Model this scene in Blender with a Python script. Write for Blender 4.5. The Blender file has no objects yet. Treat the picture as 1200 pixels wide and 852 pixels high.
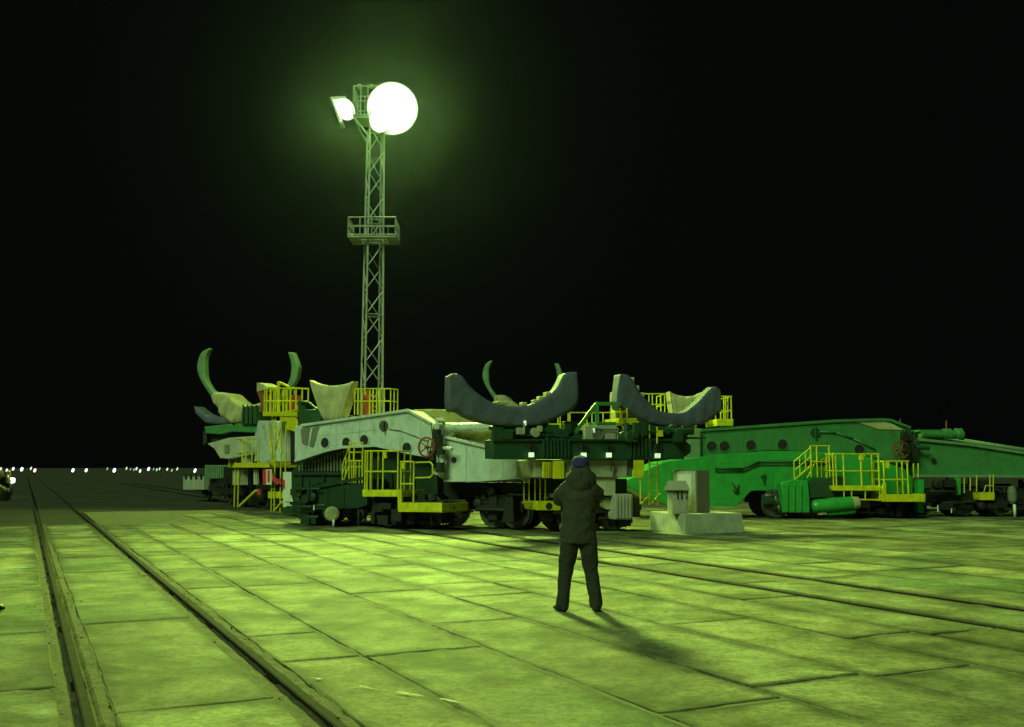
import bpy, bmesh, math, random
from mathutils import Vector, Matrix, noise
random.seed(7)
S = bpy.context.scene
C = S.collection
F_PX, H, HY = 1166.67, 1.7, 548.0          # focal length in photo pixels, eye height, horizon row
PITCH = math.atan((HY-426)/F_PX)

# ------------------------------------------------------------------ survey helpers
def ray(px, py):
    u = (px-600)/F_PX; v = -(py-426)/F_PX
    return Vector((u, math.cos(PITCH)-v*math.sin(PITCH), math.sin(PITCH)+v*math.cos(PITCH)))
def pt(px, py, d):
    r = ray(px, py); r *= d/r.y
    return Vector((r.x, r.y, r.z+H))
def gx(px, d):
    r = ray(px, HY); return r.x/r.y*d
class Plane:
    """A vertical survey plane through two ground points, each a bearing and a distance."""
    def __init__(s, pxa, da, pxb, db):
        a = Vector((gx(pxa, da), da, 0)); b = Vector((gx(pxb, db), db, 0))
        s.o = a; s.e = (b-a).normalized(); s.n = Vector((-s.e.y, s.e.x, 0))
    def pt(s, px, py, y=0.0):
        r = ray(px, py); t = (s.o.dot(s.n)+y)/r.dot(s.n)
        return Vector((r.x*t, r.y*t, H+r.z*t))
    def gz(s, px, y=0.0, z=0.0):           # point on the plane above/at a bearing with a given height
        p = s.pt(px, HY, y); return Vector((p.x, p.y, z))

# ------------------------------------------------------------------ mesh helpers
def face(bm, vs):
    try: return bm.faces.new(vs)
    except ValueError: return None
def prism(bm, pl, pts, y0, y1):
    fr = [pl.pt(a, b, y0) for a, b in pts]
    bk = [p+pl.n*(y1-y0) for p in fr]
    f = [bm.verts.new(p) for p in fr]; k = [bm.verts.new(p) for p in bk]
    face(bm, f); face(bm, k[::-1]); n = len(f)
    for i in range(n): face(bm, [f[i], k[i], k[(i+1) % n], f[(i+1) % n]])
def rect(bm, pl, x0, y0, x1, y1, d0, d1):
    prism(bm, pl, [(x0, y0), (x1, y0), (x1, y1), (x0, y1)], d0, d1)
def hexa(bm, c, e, n, lx, ly, z0, z1, tx=1.0, ty=1.0):
    """box on directions e (length lx) and n (depth ly); tx, ty taper the top"""
    lo = [bm.verts.new(c+e*(sx*lx/2)+n*(sy*ly/2)+Vector((0, 0, z0))) for sx, sy in ((-1,-1),(1,-1),(1,1),(-1,1))]
    hi = [bm.verts.new(c+e*(sx*lx*tx/2)+n*(sy*ly*ty/2)+Vector((0, 0, z1))) for sx, sy in ((-1,-1),(1,-1),(1,1),(-1,1))]
    face(bm, lo[::-1]); face(bm, hi)
    for i in range(4): face(bm, [lo[i], lo[(i+1) % 4], hi[(i+1) % 4], hi[i]])
def frame_of(d):
    d = d.normalized(); up = Vector((0, 0, 1)) if abs(d.z) < .9 else Vector((1, 0, 0))
    a = d.cross(up).normalized(); return a, d.cross(a).normalized()
def bar(bm, a, b, r, n=6, r2=None, smooth=True):
    a = Vector(a); b = Vector(b)
    if (b-a).length < 1e-5: return
    u, v = frame_of(b-a); r2 = r if r2 is None else r2
    off = math.pi/4 if n == 4 else 0
    A = [bm.verts.new(a+(u*math.cos(off+i*2*math.pi/n)+v*math.sin(off+i*2*math.pi/n))*r) for i in range(n)]
    B = [bm.verts.new(b+(u*math.cos(off+i*2*math.pi/n)+v*math.sin(off+i*2*math.pi/n))*r2) for i in range(n)]
    face(bm, A[::-1]); face(bm, B)
    for i in range(n):
        f = face(bm, [A[i], A[(i+1) % n], B[(i+1) % n], B[i]])
        if f and n > 6 and smooth: f.smooth = True
def path(bm, pts, r, n=6):
    for a, b in zip(pts, pts[1:]): bar(bm, a, b, r, n)
def lathe(bm, a, d, prof, n=24):
    """prof: list of (distance along d, radius)"""
    d = d.normalized(); u, v = frame_of(d); rings = []
    for t, r in prof:
        rings.append([bm.verts.new(a+d*t+(u*math.cos(i*2*math.pi/n)+v*math.sin(i*2*math.pi/n))*max(r, .001)) for i in range(n)])
    face(bm, rings[0][::-1]); face(bm, rings[-1])
    for A, B in zip(rings, rings[1:]):
        for i in range(n): face(bm, [A[i], A[(i+1) % n], B[(i+1) % n], B[i]])
def torus(bm, c, ax, R, r, n=20, m=6, a0=0, a1=2*math.pi):
    u, v = frame_of(ax); full = abs(a1-a0-2*math.pi) < 1e-4; rings = []
    N = n if full else n+1
    for i in range(N):
        t = a0+(a1-a0)*i/n; w = u*math.cos(t)+v*math.sin(t)
        rings.append([bm.verts.new(c+w*(R+r*math.cos(j*2*math.pi/m))+ax.normalized()*(r*math.sin(j*2*math.pi/m))) for j in range(m)])
    for i in range(N if full else N-1):
        A, B = rings[i], rings[(i+1) % N]
        for j in range(m): face(bm, [A[j], A[(j+1) % m], B[(j+1) % m], B[j]])
def resample(P, k):
    out = []
    n = len(P)
    for i in range(n-1):
        p0 = P[max(i-1, 0)]; p1 = P[i]; p2 = P[i+1]; p3 = P[min(i+2, n-1)]
        for j in range(k):
            t = j/k
            out.append(tuple(.5*(2*p1[c]+(p2[c]-p0[c])*t+(2*p0[c]-5*p1[c]+4*p2[c]-p3[c])*t*t+(3*p1[c]-p0[c]-3*p2[c]+p3[c])*t**3) for c in (0, 1)))
    out.append(tuple(P[-1])); return out
def ribbon(bm, pl, top, bot, y0, y1, k=4, rows=5, fold=0.0, freq=9.0, puff=0.0):
    """A thick band between two matched outlines; cloth folds run from top to bottom."""
    T = resample(top, k); B = resample(bot, k); n = len(T); fr = []; bk = []
    ph = random.random()*9
    for i in range(n):
        rf, rb = [], []
        for j in range(rows+1):
            t = j/rows
            x = T[i][0]*(1-t)+B[i][0]*t; y = T[i][1]*(1-t)+B[i][1]*t
            s = i/(n-1)
            fo = fold*(math.sin(s*freq*6.28+ph+1.7*t)+.6*math.sin(s*freq*2.3*6.28+2*ph))*(.25+.75*t)
            ed = puff*(1-(2*t-1)**4)
            p = pl.pt(x, y, y0); rf.append(bm.verts.new(p+pl.n*(fo-ed)))
            rb.append(bm.verts.new(p+pl.n*(y1-y0-fo*.7+ed)))
        fr.append(rf); bk.append(rb)
    for i in range(n-1):
        for j in range(rows):
            for f in (face(bm, [fr[i][j], fr[i+1][j], fr[i+1][j+1], fr[i][j+1]]), face(bm, [bk[i][j], bk[i][j+1], bk[i+1][j+1], bk[i+1][j]])):
                if f: f.smooth = True
        face(bm, [fr[i][0], bk[i][0], bk[i+1][0], fr[i+1][0]])
        face(bm, [fr[i][rows], fr[i+1][rows], bk[i+1][rows], bk[i][rows]])
    for j in range(rows):
        face(bm, [fr[0][j], fr[0][j+1], bk[0][j+1], bk[0][j]])
        face(bm, [fr[-1][j], bk[-1][j], bk[-1][j+1], fr[-1][j+1]])

OFF = {}
def thing(name, label, cat, loc, group=None):
    o = bpy.data.objects.new(name, None); C.objects.link(o); o.location = loc
    o.empty_display_size = .3
    o['label'] = label; o['category'] = cat
    if group: o['group'] = group
    OFF[o] = Vector(loc); return o
def pieces(bm):
    """groups of loose islands lying close together, largest first"""
    bm.verts.ensure_lookup_table(); bm.verts.index_update()
    seen = {}; isl = []
    for v in bm.verts:
        if v.index in seen: continue
        st = [v]; seen[v.index] = len(isl); vs = []
        while st:
            q = st.pop(); vs.append(q)
            for e in q.link_edges:
                o = e.other_vert(q)
                if o.index not in seen: seen[o.index] = len(isl); st.append(o)
        lo = Vector([min(p.co[i] for p in vs) for i in range(3)]); hi = Vector([max(p.co[i] for p in vs) for i in range(3)])
        isl.append((vs, lo, hi, max(hi-lo)))
    n = len(isl); par = list(range(n))
    def find(i):
        while par[i] != i: par[i] = par[par[i]]; i = par[i]
        return i
    for i in range(n):
        for j in range(i):
            a, b = isl[i], isl[j]
            g = math.sqrt(sum(max(0, a[1][k]-b[2][k], b[1][k]-a[2][k])**2 for k in range(3)))
            if g <= max(.019, .49*max(a[3], b[3])): par[find(i)] = find(j)
    out = {}
    for i in range(n): out.setdefault(find(i), []).extend(isl[i][0])
    return sorted(out.values(), key=len, reverse=True)
def obj(name, bm, m, parent=None, bevel=0.0, label=None):
    if parent and len(bm.verts) < 6000:
        ps = pieces(bm)
        if len(ps) > 1:                                # pieces standing apart become parts of their own
            first = None
            for k in range(len(ps)):
                b2 = bm.copy(); b2.verts.ensure_lookup_table()
                keep = {v.index for v in ps[k]}
                bmesh.ops.delete(b2, geom=[v for v in b2.verts if v.index not in keep], context='VERTS')
                o = obj_one(name, b2, m, parent, bevel, label); first = first or o
            bm.free(); return first
    return obj_one(name, bm, m, parent, bevel, label)
def obj_one(name, bm, m, parent=None, bevel=0.0, label=None):
    off = OFF[parent] if parent else Vector((0, 0, 0))
    bmesh.ops.recalc_face_normals(bm, faces=bm.faces[:])
    for v in bm.verts: v.co -= off
    me = bpy.data.meshes.new(name); bm.to_mesh(me); bm.free()
    me.materials.append(m)
    o = bpy.data.objects.new(name, me); C.objects.link(o)
    if parent: o.parent = parent
    OFF[o] = off
    if bevel:
        b = o.modifiers.new('bevel', 'BEVEL'); b.width = bevel; b.segments = 2; b.limit_method = 'ANGLE'
    if label: o['label'] = label
    return o
def topmesh(name, bm, m, label, cat, loc, group=None, bevel=0.0):
    loc = Vector(loc)
    for v in bm.verts: v.co -= loc
    o = obj(name, bm, m, None, bevel); o.location = loc; OFF[o] = loc
    o['label'] = label; o['category'] = cat
    if group: o['group'] = group
    return o
def struct(name, bm, m, kind='structure'):
    o = obj(name, bm, m); o['kind'] = kind; return o
def new(): return bmesh.new()

# ------------------------------------------------------------------ materials
def mat(name, col, rough=.55, metal=0.0, var=.25, scale=2.5, dirt=(.05, .045, .035), damt=.35, streak=.35, bump=.15, bscale=40, spec=.5):
    m = bpy.data.materials.new(name); m.use_nodes = True
    nt = m.node_tree; N = nt.nodes; L = nt.links; b = N['Principled BSDF']
    tc = N.new('ShaderNodeTexCoord')
    n1 = N.new('ShaderNodeTexNoise'); n1.inputs['Scale'].default_value = scale; n1.inputs['Detail'].default_value = 6; n1.inputs['Roughness'].default_value = .65
    L.new(tc.outputs['Object'], n1.inputs['Vector'])
    r1 = N.new('ShaderNodeValToRGB'); r1.color_ramp.elements[0].position = .3; r1.color_ramp.elements[1].position = .7
    r1.color_ramp.elements[0].color = (*[c*(1-var) for c in col], 1); r1.color_ramp.elements[1].color = (*[min(1, c*(1+var*.5)) for c in col], 1)
    L.new(n1.outputs['Fac'], r1.inputs['Fac'])
    mp = N.new('ShaderNodeMapping'); mp.inputs['Scale'].default_value = (1, 1, streak); L.new(tc.outputs['Object'], mp.inputs['Vector'])
    n2 = N.new('ShaderNodeTexNoise'); n2.inputs['Scale'].default_value = scale*2.2; n2.inputs['Detail'].default_value = 8; n2.inputs['Roughness'].default_value = .7
    L.new(mp.outputs['Vector'], n2.inputs['Vector'])
    r2 = N.new('ShaderNodeValToRGB'); r2.color_ramp.elements[0].position = .52; r2.color_ramp.elements[1].position = .78
    r2.color_ramp.elements[1].color = (damt, damt, damt, 1); L.new(n2.outputs['Fac'], r2.inputs['Fac'])
    mx = N.new('ShaderNodeMix'); mx.data_type = 'RGBA'; L.new(r2.outputs['Color'], mx.inputs['Factor'])
    L.new(r1.outputs['Color'], mx.inputs['A']); mx.inputs['B'].default_value = (*dirt, 1)
    L.new(mx.outputs['Result'], b.inputs['Base Color'])
    b.inputs['Roughness'].default_value = rough; b.inputs['Metallic'].default_value = metal; b.inputs['Specular IOR Level'].default_value = spec
    if bump:
        n3 = N.new('ShaderNodeTexNoise'); n3.inputs['Scale'].default_value = bscale; n3.inputs['Detail'].default_value = 4
        L.new(tc.outputs['Object'], n3.inputs['Vector'])
        bp = N.new('ShaderNodeBump'); bp.inputs['Strength'].default_value = bump; bp.inputs['Distance'].default_value = .02
        L.new(n3.outputs['Fac'], bp.inputs['Height']); L.new(bp.outputs['Normal'], b.inputs['Normal'])
    return m
def glow(name, col, s):
    m = bpy.data.materials.new(name); m.use_nodes = True; b = m.node_tree.nodes['Principled BSDF']
    b.inputs['Base Color'].default_value = (.8, .8, .8, 1)
    b.inputs['Emission Color'].default_value = (*col, 1); b.inputs['Emission Strength'].default_value = s
    return m
M = dict(
    pale=mat('pale_grey_paint', (.52, .55, .60), .42, damt=.6, var=.22, bump=.05),
    palegrey=mat('beige_grey_paint', (.40, .38, .34), .5, damt=.45),
    dkgreen=mat('dark_green_paint', (.015, .055, .030), .5, damt=.4),
    deepgreen=mat('deep_green_paint', (.009, .034, .018), .5, damt=.4),
    midgreen=mat('mid_green_paint', (.055, .20, .075), .4, damt=.55, var=.2, bump=.05),
    ltgreen=mat('light_green_paint', (.16, .26, .15), .45),
    brgreen=mat('bright_green_paint', (.032, .31, .06), .35, damt=.5, var=.2, bump=.05),
    yellow=mat('yellow_paint', (.66, .60, .012), .5, var=.25, damt=.6, scale=4),
    red=mat('red_brown_paint', (.28, .05, .035), .5),
    redmark=mat('red_marking_paint', (.65, .05, .06), .4),
    white=mat('white_paint', (.78, .78, .76), .45, damt=.2),
    blue=mat('blue_grey_tarpaulin', (.085, .09, .165), .75, var=.3, damt=.3, scale=3, dirt=(.12, .12, .12), bump=.5, bscale=9),
    canvas=mat('beige_canvas', (.42, .38, .23), .9, var=.3, damt=.4, dirt=(.16, .12, .07), bump=.5, bscale=12),
    olivecanvas=mat('olive_canvas', (.26, .24, .10), .9, var=.3, damt=.4, bump=.4, bscale=12),
    black=mat('dark_greasy_steel', (.011, .012, .011), .6, damt=.3),
    steel=mat('worn_steel', (.14, .13, .12), .45, .5),
    railsteel=mat('rail_steel', (.022, .017, .013), .85, 0, spec=.03, damt=.5, dirt=(.03, .018, .010)),
    shiny=mat('polished_rail_head', (.05, .046, .04), .9, .0, spec=.04, damt=.6, dirt=(.05, .035, .025), scale=6),
    mast=mat('galvanised_steel', (.36, .36, .33), .5, .25),
    parka=mat('olive_parka_cloth', (.034, .031, .026), .9, damt=.2, bump=.4, bscale=60),
    trousers=mat('dark_trouser_cloth', (.022, .021, .019), .9, damt=.15, bump=.3, bscale=70),
    cap=mat('blue_knit_wool', (.024, .024, .16), .95, damt=.1, bump=.6, bscale=110),
    skin=mat('skin', (.46, .27, .20), .5, var=.08, damt=.0, bump=.05),
    hair=mat('dark_hair', (.02, .015, .01), .7),
    leather=mat('black_leather', (.012, .012, .012), .8),
    plastic=mat('black_plastic', (.02, .02, .022), .4),
    concrete=mat('cast_concrete', (.36, .36, .30), .9, var=.3, damt=.5, streak=.3, bump=.4, bscale=14),
    cabinet=mat('cream_cabinet_paint', (.52, .50, .40), .5, damt=.4),
    cabdark=mat('dull_grey_paint', (.17, .16, .14), .6, damt=.4),
    earth=mat('packed_earth', (.15, .14, .075), .97, var=.45, scale=2.2, dirt=(.07, .06, .035), damt=.6, streak=1, bump=.8, bscale=28),
    chalk=mat('worn_white_paint', (.46, .46, .38), .8, damt=.7, scale=9, dirt=(.2, .19, .14), streak=1),
    dirtstrip=mat('gravelly_dirt', (.105, .092, .052), .95, var=.5, scale=9, damt=.6, streak=1, bump=1.0, bscale=30),
)

# ------------------------------------------------------------------ ground
AZ = math.atan2(ray(29, HY).x, ray(29, HY).y)
U = Vector((math.sin(AZ), math.cos(AZ), 0)); W = Vector((math.cos(AZ), -math.sin(AZ), 0))
def uw(u, w, z=0.0): return U*u+W*w+Vector((0, 0, z))

def dirt_mat():
    m = mat('steppe_dirt', (.04, .036, .022), .97, var=.5, scale=.35, dirt=(.035, .03, .02), damt=.7, streak=1, bump=.8, bscale=5)
    return m
bm = new()
R = 4000
vs = [bm.verts.new((x, y, -.06)) for x, y in ((-R, -R), (R, -R), (R, R), (-R, R))]; face(bm, vs)
struct('ground', bm, dirt_mat())

# slabs of cast concrete in rows along the track, each with its own tone and a slight tilt
def slab_mat():
    m = bpy.data.materials.new('paving_concrete'); m.use_nodes = True
    nt = m.node_tree; N = nt.nodes; L = nt.links; b = N['Principled BSDF']
    tc = N.new('ShaderNodeTexCoord'); at = N.new('ShaderNodeAttribute'); at.attribute_name = 'tone'
    def noi(s, d=6, r=.6):
        n = N.new('ShaderNodeTexNoise'); n.inputs['Scale'].default_value = s; n.inputs['Detail'].default_value = d; n.inputs['Roughness'].default_value = r
        L.new(tc.outputs['Object'], n.inputs['Vector']); return n
    def ramp(src, p0, c0, p1, c1):
        r = N.new('ShaderNodeValToRGB'); e = r.color_ramp.elements; e[0].position = p0; e[1].position = p1; e[0].color = (*c0, 1); e[1].color = (*c1, 1)
        L.new(src, r.inputs['Fac']); return r
    def mix(kind, fac, a, bb):
        x = N.new('ShaderNodeMix'); x.data_type = 'RGBA'; x.blend_type = kind
        if hasattr(fac, 'links'): L.new(fac, x.inputs['Factor'])
        else: x.inputs['Factor'].default_value = fac
        L.new(a, x.inputs['A'])
        if hasattr(bb, 'links'): L.new(bb, x.inputs['B'])
        else: x.inputs['B'].default_value = (*bb, 1)
        return x.outputs['Result']
    base = ramp(noi(1.1, 8, .7).outputs['Fac'], .3, (.23, .225, .12), .7, (.42, .41, .24)).outputs['Color']
    c = mix('MULTIPLY', 1.0, base, at.outputs['Color'])
    c = mix('MIX', ramp(noi(.33, 5, .6).outputs['Fac'], .47, (0, 0, 0), .64, (.75, .75, .75)).outputs['Color'], c, (.075, .068, .042))      # earth trodden over it
    c = mix('MIX', ramp(noi(.21, 3, .5).outputs['Fac'], .55, (0, 0, 0), .66, (.5, .5, .5)).outputs['Color'], c, (.06, .17, .085))      # spilt green paint
    c = mix('MULTIPLY', ramp(noi(.75, 7, .65).outputs['Fac'], .45, (0, 0, 0), .62, (1, 1, 1)).outputs['Color'], c, (.33, .38, .30))      # damp and oil stains
    c = mix('MULTIPLY', ramp(noi(2.6, 6, .7).outputs['Fac'], .48, (0, 0, 0), .60, (.8, .8, .8)).outputs['Color'], c, (.58, .58, .5))      # smaller blots and scuffs
    c = mix('MIX', ramp(noi(.5, 4, .6).outputs['Fac'], .60, (0, 0, 0), .70, (.5, .5, .5)).outputs['Color'], c, (.55, .54, .38))      # paler, newer surface
    c = mix('MULTIPLY', ramp(noi(16, 6, .75).outputs['Fac'], .38, (.8, .8, .8), .56, (0, 0, 0)).outputs['Color'], c, (.45, .43, .38))
    L.new(c, b.inputs['Base Color']); b.inputs['Roughness'].default_value = .85
    b.inputs['Specular IOR Level'].default_value = .35
    n3 = noi(22, 6, .7); bp = N.new('ShaderNodeBump'); bp.inputs['Strength'].default_value = .5; bp.inputs['Distance'].default_value = .03
    L.new(n3.outputs['Fac'], bp.inputs['Height']); L.new(bp.outputs['Normal'], b.inputs['Normal'])
    return m
bm = new(); tone = bm.loops.layers.float_color.new('tone')
edges = [.62, 1.77, None, 2.08, 2.84, 4.03, 5.17, 6.32, 7.48, 8.42, 9.37, None, 9.58, 10.79, None, 11.01]
w = 11.01
while w < 62: w += 1.3; edges.append(w)
left = [.31]; w = .31
while w > -40: w -= 1.3; left.insert(0, w)
cols = [(a, b) for seq in (left, edges) for a, b in zip(seq, seq[1:]) if a is not None and b is not None]
def slab(u0, u1, w0, w1, t):
    g = .010+random.random()*.015
    z = random.uniform(-.003, .003); tu = random.uniform(-.0012, .0012); tw = random.uniform(-.002, .002)
    ps = []
    nu = max(2, int((u1-u0)/.3)); nw = max(2, int((w1-w0)/.3))
    ring = [(u0+g+(u1-u0-2*g)*i/nu, w0+g) for i in range(nu)]+[(u1-g, w0+g+(w1-w0-2*g)*i/nw) for i in range(nw)]
    ring += [(u1-g-(u1-u0-2*g)*i/nu, w1-g) for i in range(nu)]+[(u0+g, w1-g-(w1-w0-2*g)*i/nw) for i in range(nw)]
    cu, cw = (u0+u1)/2, (w0+w1)/2; top = []; mid = []; low = []
    for a, c in ring:
        q = noise.noise(Vector((a*2.6, c*2.6, 1.3)))*.022+noise.noise(Vector((a*9, c*9, 4)))*.012
        du, dw = cu-a, cw-c; l = math.hypot(du, dw); a2 = a+du/l*max(0, q+.006); c2 = c+dw/l*max(0, q+.006)
        zz = z+(a-cu)*tu+(c-cw)*tw
        top.append(bm.verts.new(uw(a2+du/l*.022, c2+dw/l*.022, zz)))
        mid.append(bm.verts.new(uw(a2, c2, zz-.010))); low.append(bm.verts.new(uw(a2, c2, -.14)))
    n = len(top); inn = []; k1 = {}
    for (a, c) in ring:
        q = .07+.42*abs(noise.noise(Vector((a*1.7, c*1.7, 8))))+.05*random.random()
        du_, dw_ = cu-a, cw-c; l = math.hypot(du_, dw_); q = min(q, .45*min(u1-u0, w1-w0))
        # walk inwards square to the edge, not to the middle
        a2 = min(max(a, u0+q), u1-q); c2 = min(max(c, w0+q), w1-q)
        inn.append(bm.verts.new(uw(a2, c2, z+(a2-cu)*tu+(c2-cw)*tw)))
    for v in inn: k1[v] = 1.0
    for v, (a, c) in zip(top, ring):
        along = min(abs(c-w0), abs(c-w1)) < .06          # earth gathers in the joints that run with the track
        m_ = noise.noise(Vector((a*.9, c*.9, 12)))
        k1[v] = min(1, max(.16, (.30 if along else .52)+.8*m_+.15*random.random()))
    fs = [face(bm, inn)]
    for i in range(n):
        j = (i+1) % n
        fs.append(face(bm, [inn[i], inn[j], top[j], top[i]]))
    for i in range(n):
        j = (i+1) % n
        fs.append(face(bm, [top[i], top[j], mid[j], mid[i]])); fs.append(face(bm, [mid[i], mid[j], low[j], low[i]]))
    for f in fs:
        if f:
            for l in f.loops:
                k_ = k1.get(l.vert, .55); l[tone] = (t[0]*k_, t[1]*k_, t[2]*k_, 1)
for w0, w1 in cols:
    wm = (w0+w1)/2
    if wm > 11: umax, du = 46, 3.0
    elif wm > 5: umax, du = 36+min(8, (wm-5)*1.5), 3.0
    else: umax, du = 31.2+(.6*(1.5-wm) if wm < 1.5 else -.0), 2.95
    u = -9+random.choice((0, 1.5, .4)) if wm < .3 or wm > 2 else -7.15
    if 2.1 < wm < 8.5: u = 10.4-2.95*7+random.uniform(-.15, .15)
    while u < umax:
        n = random.choice((du, du, du, du*.5, du*1.5, du*2))
        k = random.gauss(.98, .16); k = max(.6, min(1.3, k))
        if random.random() < .08: k *= .62
        hx = random.uniform(-.04, .04)
        slab(u, min(u+n, umax+1), w0, w1, (k*(1+hx), k, k*(1-hx)))
        u += n
struct('concrete_paving', bm, slab_mat())
# dirt packed between the slabs and along the rails: a lumpy strip
def strip(w0, w1, u0=-9, u1=34):
    nu = int((u1-u0)/.12); nw = 14; g = []
    for i in range(nu+1):
        row = []
        for j in range(nw+1):
            a = u0+(u1-u0)*i/nu; c = w0+(w1-w0)*j/nw
            near = min(abs(c-q) for q in (.46, 1.93, 9.47, 10.90))
            z = (-.034 if near < (.085 if c < 5 else .13) else -.012)+.016*noise.noise(Vector((a*3, c*7, 2)))+.013*noise.noise(Vector((a*11, c*15, 7)))
            row.append(bm.verts.new(uw(a, c, z)))
        g.append(row)
    for i in range(nu):
        for j in range(nw): face(bm, [g[i][j], g[i+1][j], g[i+1][j+1], g[i][j+1]])
bm = new()
for a in ((.26, .68), (1.72, 2.14)): strip(*a)
for a in ((9.32, 9.64), (10.74, 11.06)): strip(*a, -9, 44)
struct('dirt_strips', bm, M['dirtstrip'])

# earth trodden into the joints, lying over the slab edges here and there
bm = new()
def earth(u0, u1, w0, w1, st):
    nu = int((u1-u0)/st); nw = max(1, int(round((w1-w0)/st))); g = []
    for i in range(nu+1):
        row = []
        for j in range(nw+1):
            a = u0+(u1-u0)*i/nu; c = w0+(w1-w0)*j/nw
            z = -.0105+.008*noise.noise(Vector((a*.55, c*.55, 3)))+.010*noise.noise(Vector((a*2.1, c*2.1, 9)))+.011*noise.noise(Vector((a*8, c*8, 5)))
            row.append(bm.verts.new(uw(a, c, z)))
        g.append(row)
    for i in range(nu):
        for j in range(nw):
            f = face(bm, [g[i][j], g[i+1][j], g[i+1][j+1], g[i][j+1]])
            if f: f.smooth = True
earth(2, 33, -4, .29, .13); earth(4, 33, .64, 1.75, .13); earth(-3, 24, 2.10, 9.36, .12); earth(24, 42, 2.10, 9.36, .25); earth(-6, 40, 9.6, 10.78, .2); earth(-9, 44, 11.14, 40, .3)
o = struct('packed_earth', bm, M['earth'])
# worn strokes of white paint on the slabs
bm = new()
for (xa, ya_), (xb, yb) in (((421, 806), (444, 811)), ((464, 813), (497, 818.5)), ((516, 821), (544, 827)), ((552, 828), (560, 830)), ((363, 796), (376, 798))):
    def g_(px, py):
        r = ray(px, py); t = -H/r.z; return Vector((r.x*t, r.y*t, 0))
    p, q = g_(xa, ya_), g_(xb, yb); e = (q-p).normalized(); n_ = Vector((-e.y, e.x, 0)); N_ = 16; A_, B_ = [], []
    for i in range(N_+1):
        c = p+(q-p)*i/N_; k = .012+.03*noise.noise(c*9)+.02*noise.noise(c*31)
        A_.append(bm.verts.new(c+n_*max(.004, k)+Vector((0, 0, .0165)))); B_.append(bm.verts.new(c-n_*max(.004, k*.9+.01*noise.noise(c*23))+Vector((0, 0, .0165))))
    for i in range(N_): face(bm, [A_[i], A_[i+1], B_[i+1], B_[i]])
struct('painted_markings', bm, M['chalk'])

bm = new(); rg = random.Random(11)
for a, b in ((.18, .40), (.52, .74), (1.64, 1.86), (2.0, 2.22)):
    for k in range(170):
        u_ = -3+27*rg.random()**1.3; c = uw(u_, rg.uniform(a, b), -.02+.02*rg.random()); r_ = .005+.013*rg.random()**2
        m4 = Matrix.Translation(c) @ Matrix.Rotation(rg.random()*6, 4, 'Z') @ Matrix.Diagonal((r_, r_*rg.uniform(.6, 1), r_*rg.uniform(.5, .9), 1))
        bmesh.ops.create_icosphere(bm, subdivisions=1, radius=1, matrix=m4)
struct('gravel', bm, M['dirtstrip'], 'stuff')

def track(label, ws, u0, u1, dz=0.0, guarded=True):
    t = thing('railway_track', label, 'railway track', uw(u0, ws[0]))
    for wr in ws:
        bm = new()
        prof = [(-.066, -.15), (.066, -.15), (.066, -.14), (.012, -.11), (.012, -.035), (.036, -.02), (.036, .008), (-.036, .008), (-.036, -.02), (-.012, -.035), (-.012, -.11), (-.066, -.14)]
        A = [bm.verts.new(uw(u0, wr+x, z+.012+dz)) for x, z in prof]; B = [bm.verts.new(uw(u1, wr+x, z+.012+dz)) for x, z in prof]
        face(bm, A); face(bm, B[::-1])
        for i in range(len(A)): face(bm, [A[i], A[(i+1) % len(A)], B[(i+1) % len(A)], B[i]])
        r = obj('rail', bm, M['railsteel'], t)
        bm = new()
        A = [bm.verts.new(uw(u0, wr+x, z+dz)) for x, z in ((-.031, .021), (.031, .021), (.022, .027), (-.022, .027))]; B = [bm.verts.new(v.co+U*(u1-u0)) for v in A]
        face(bm, A); face(bm, B[::-1])
        for i in range(4): face(bm, [A[i], A[(i+1) % 4], B[(i+1) % 4], B[i]])
        obj('running_surface', bm, M['shiny'], r)
        if not guarded: continue
        bm = new()
        for k in range(9):
            for s in (-1, 1): hexa(bm, uw(2.2+3.1*k+(.4 if wr == ws[0] else 0), wr+s*.028), U, W, .34, .02, -.06, -.004)
            for q in range(4):
                for s in (-1, 1): lathe(bm, uw(2.07+3.1*k+.09*q+(.4 if wr == ws[0] else 0), wr+s*.036, -.03), W*s, [(0, .016), (.016, .016), (.02, .008)], 6)
        obj_one('joint_plate', bm, M['railsteel'], r)['kind'] = 'stuff'
track('dark railway track sunk in the concrete beside the person cut off by the edge', (.46, 1.93), -9, 300)
track('faint railway track crossing the concrete between the person and the concrete plinth', (9.47, 10.90), -9, 120, -.022, False)

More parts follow.
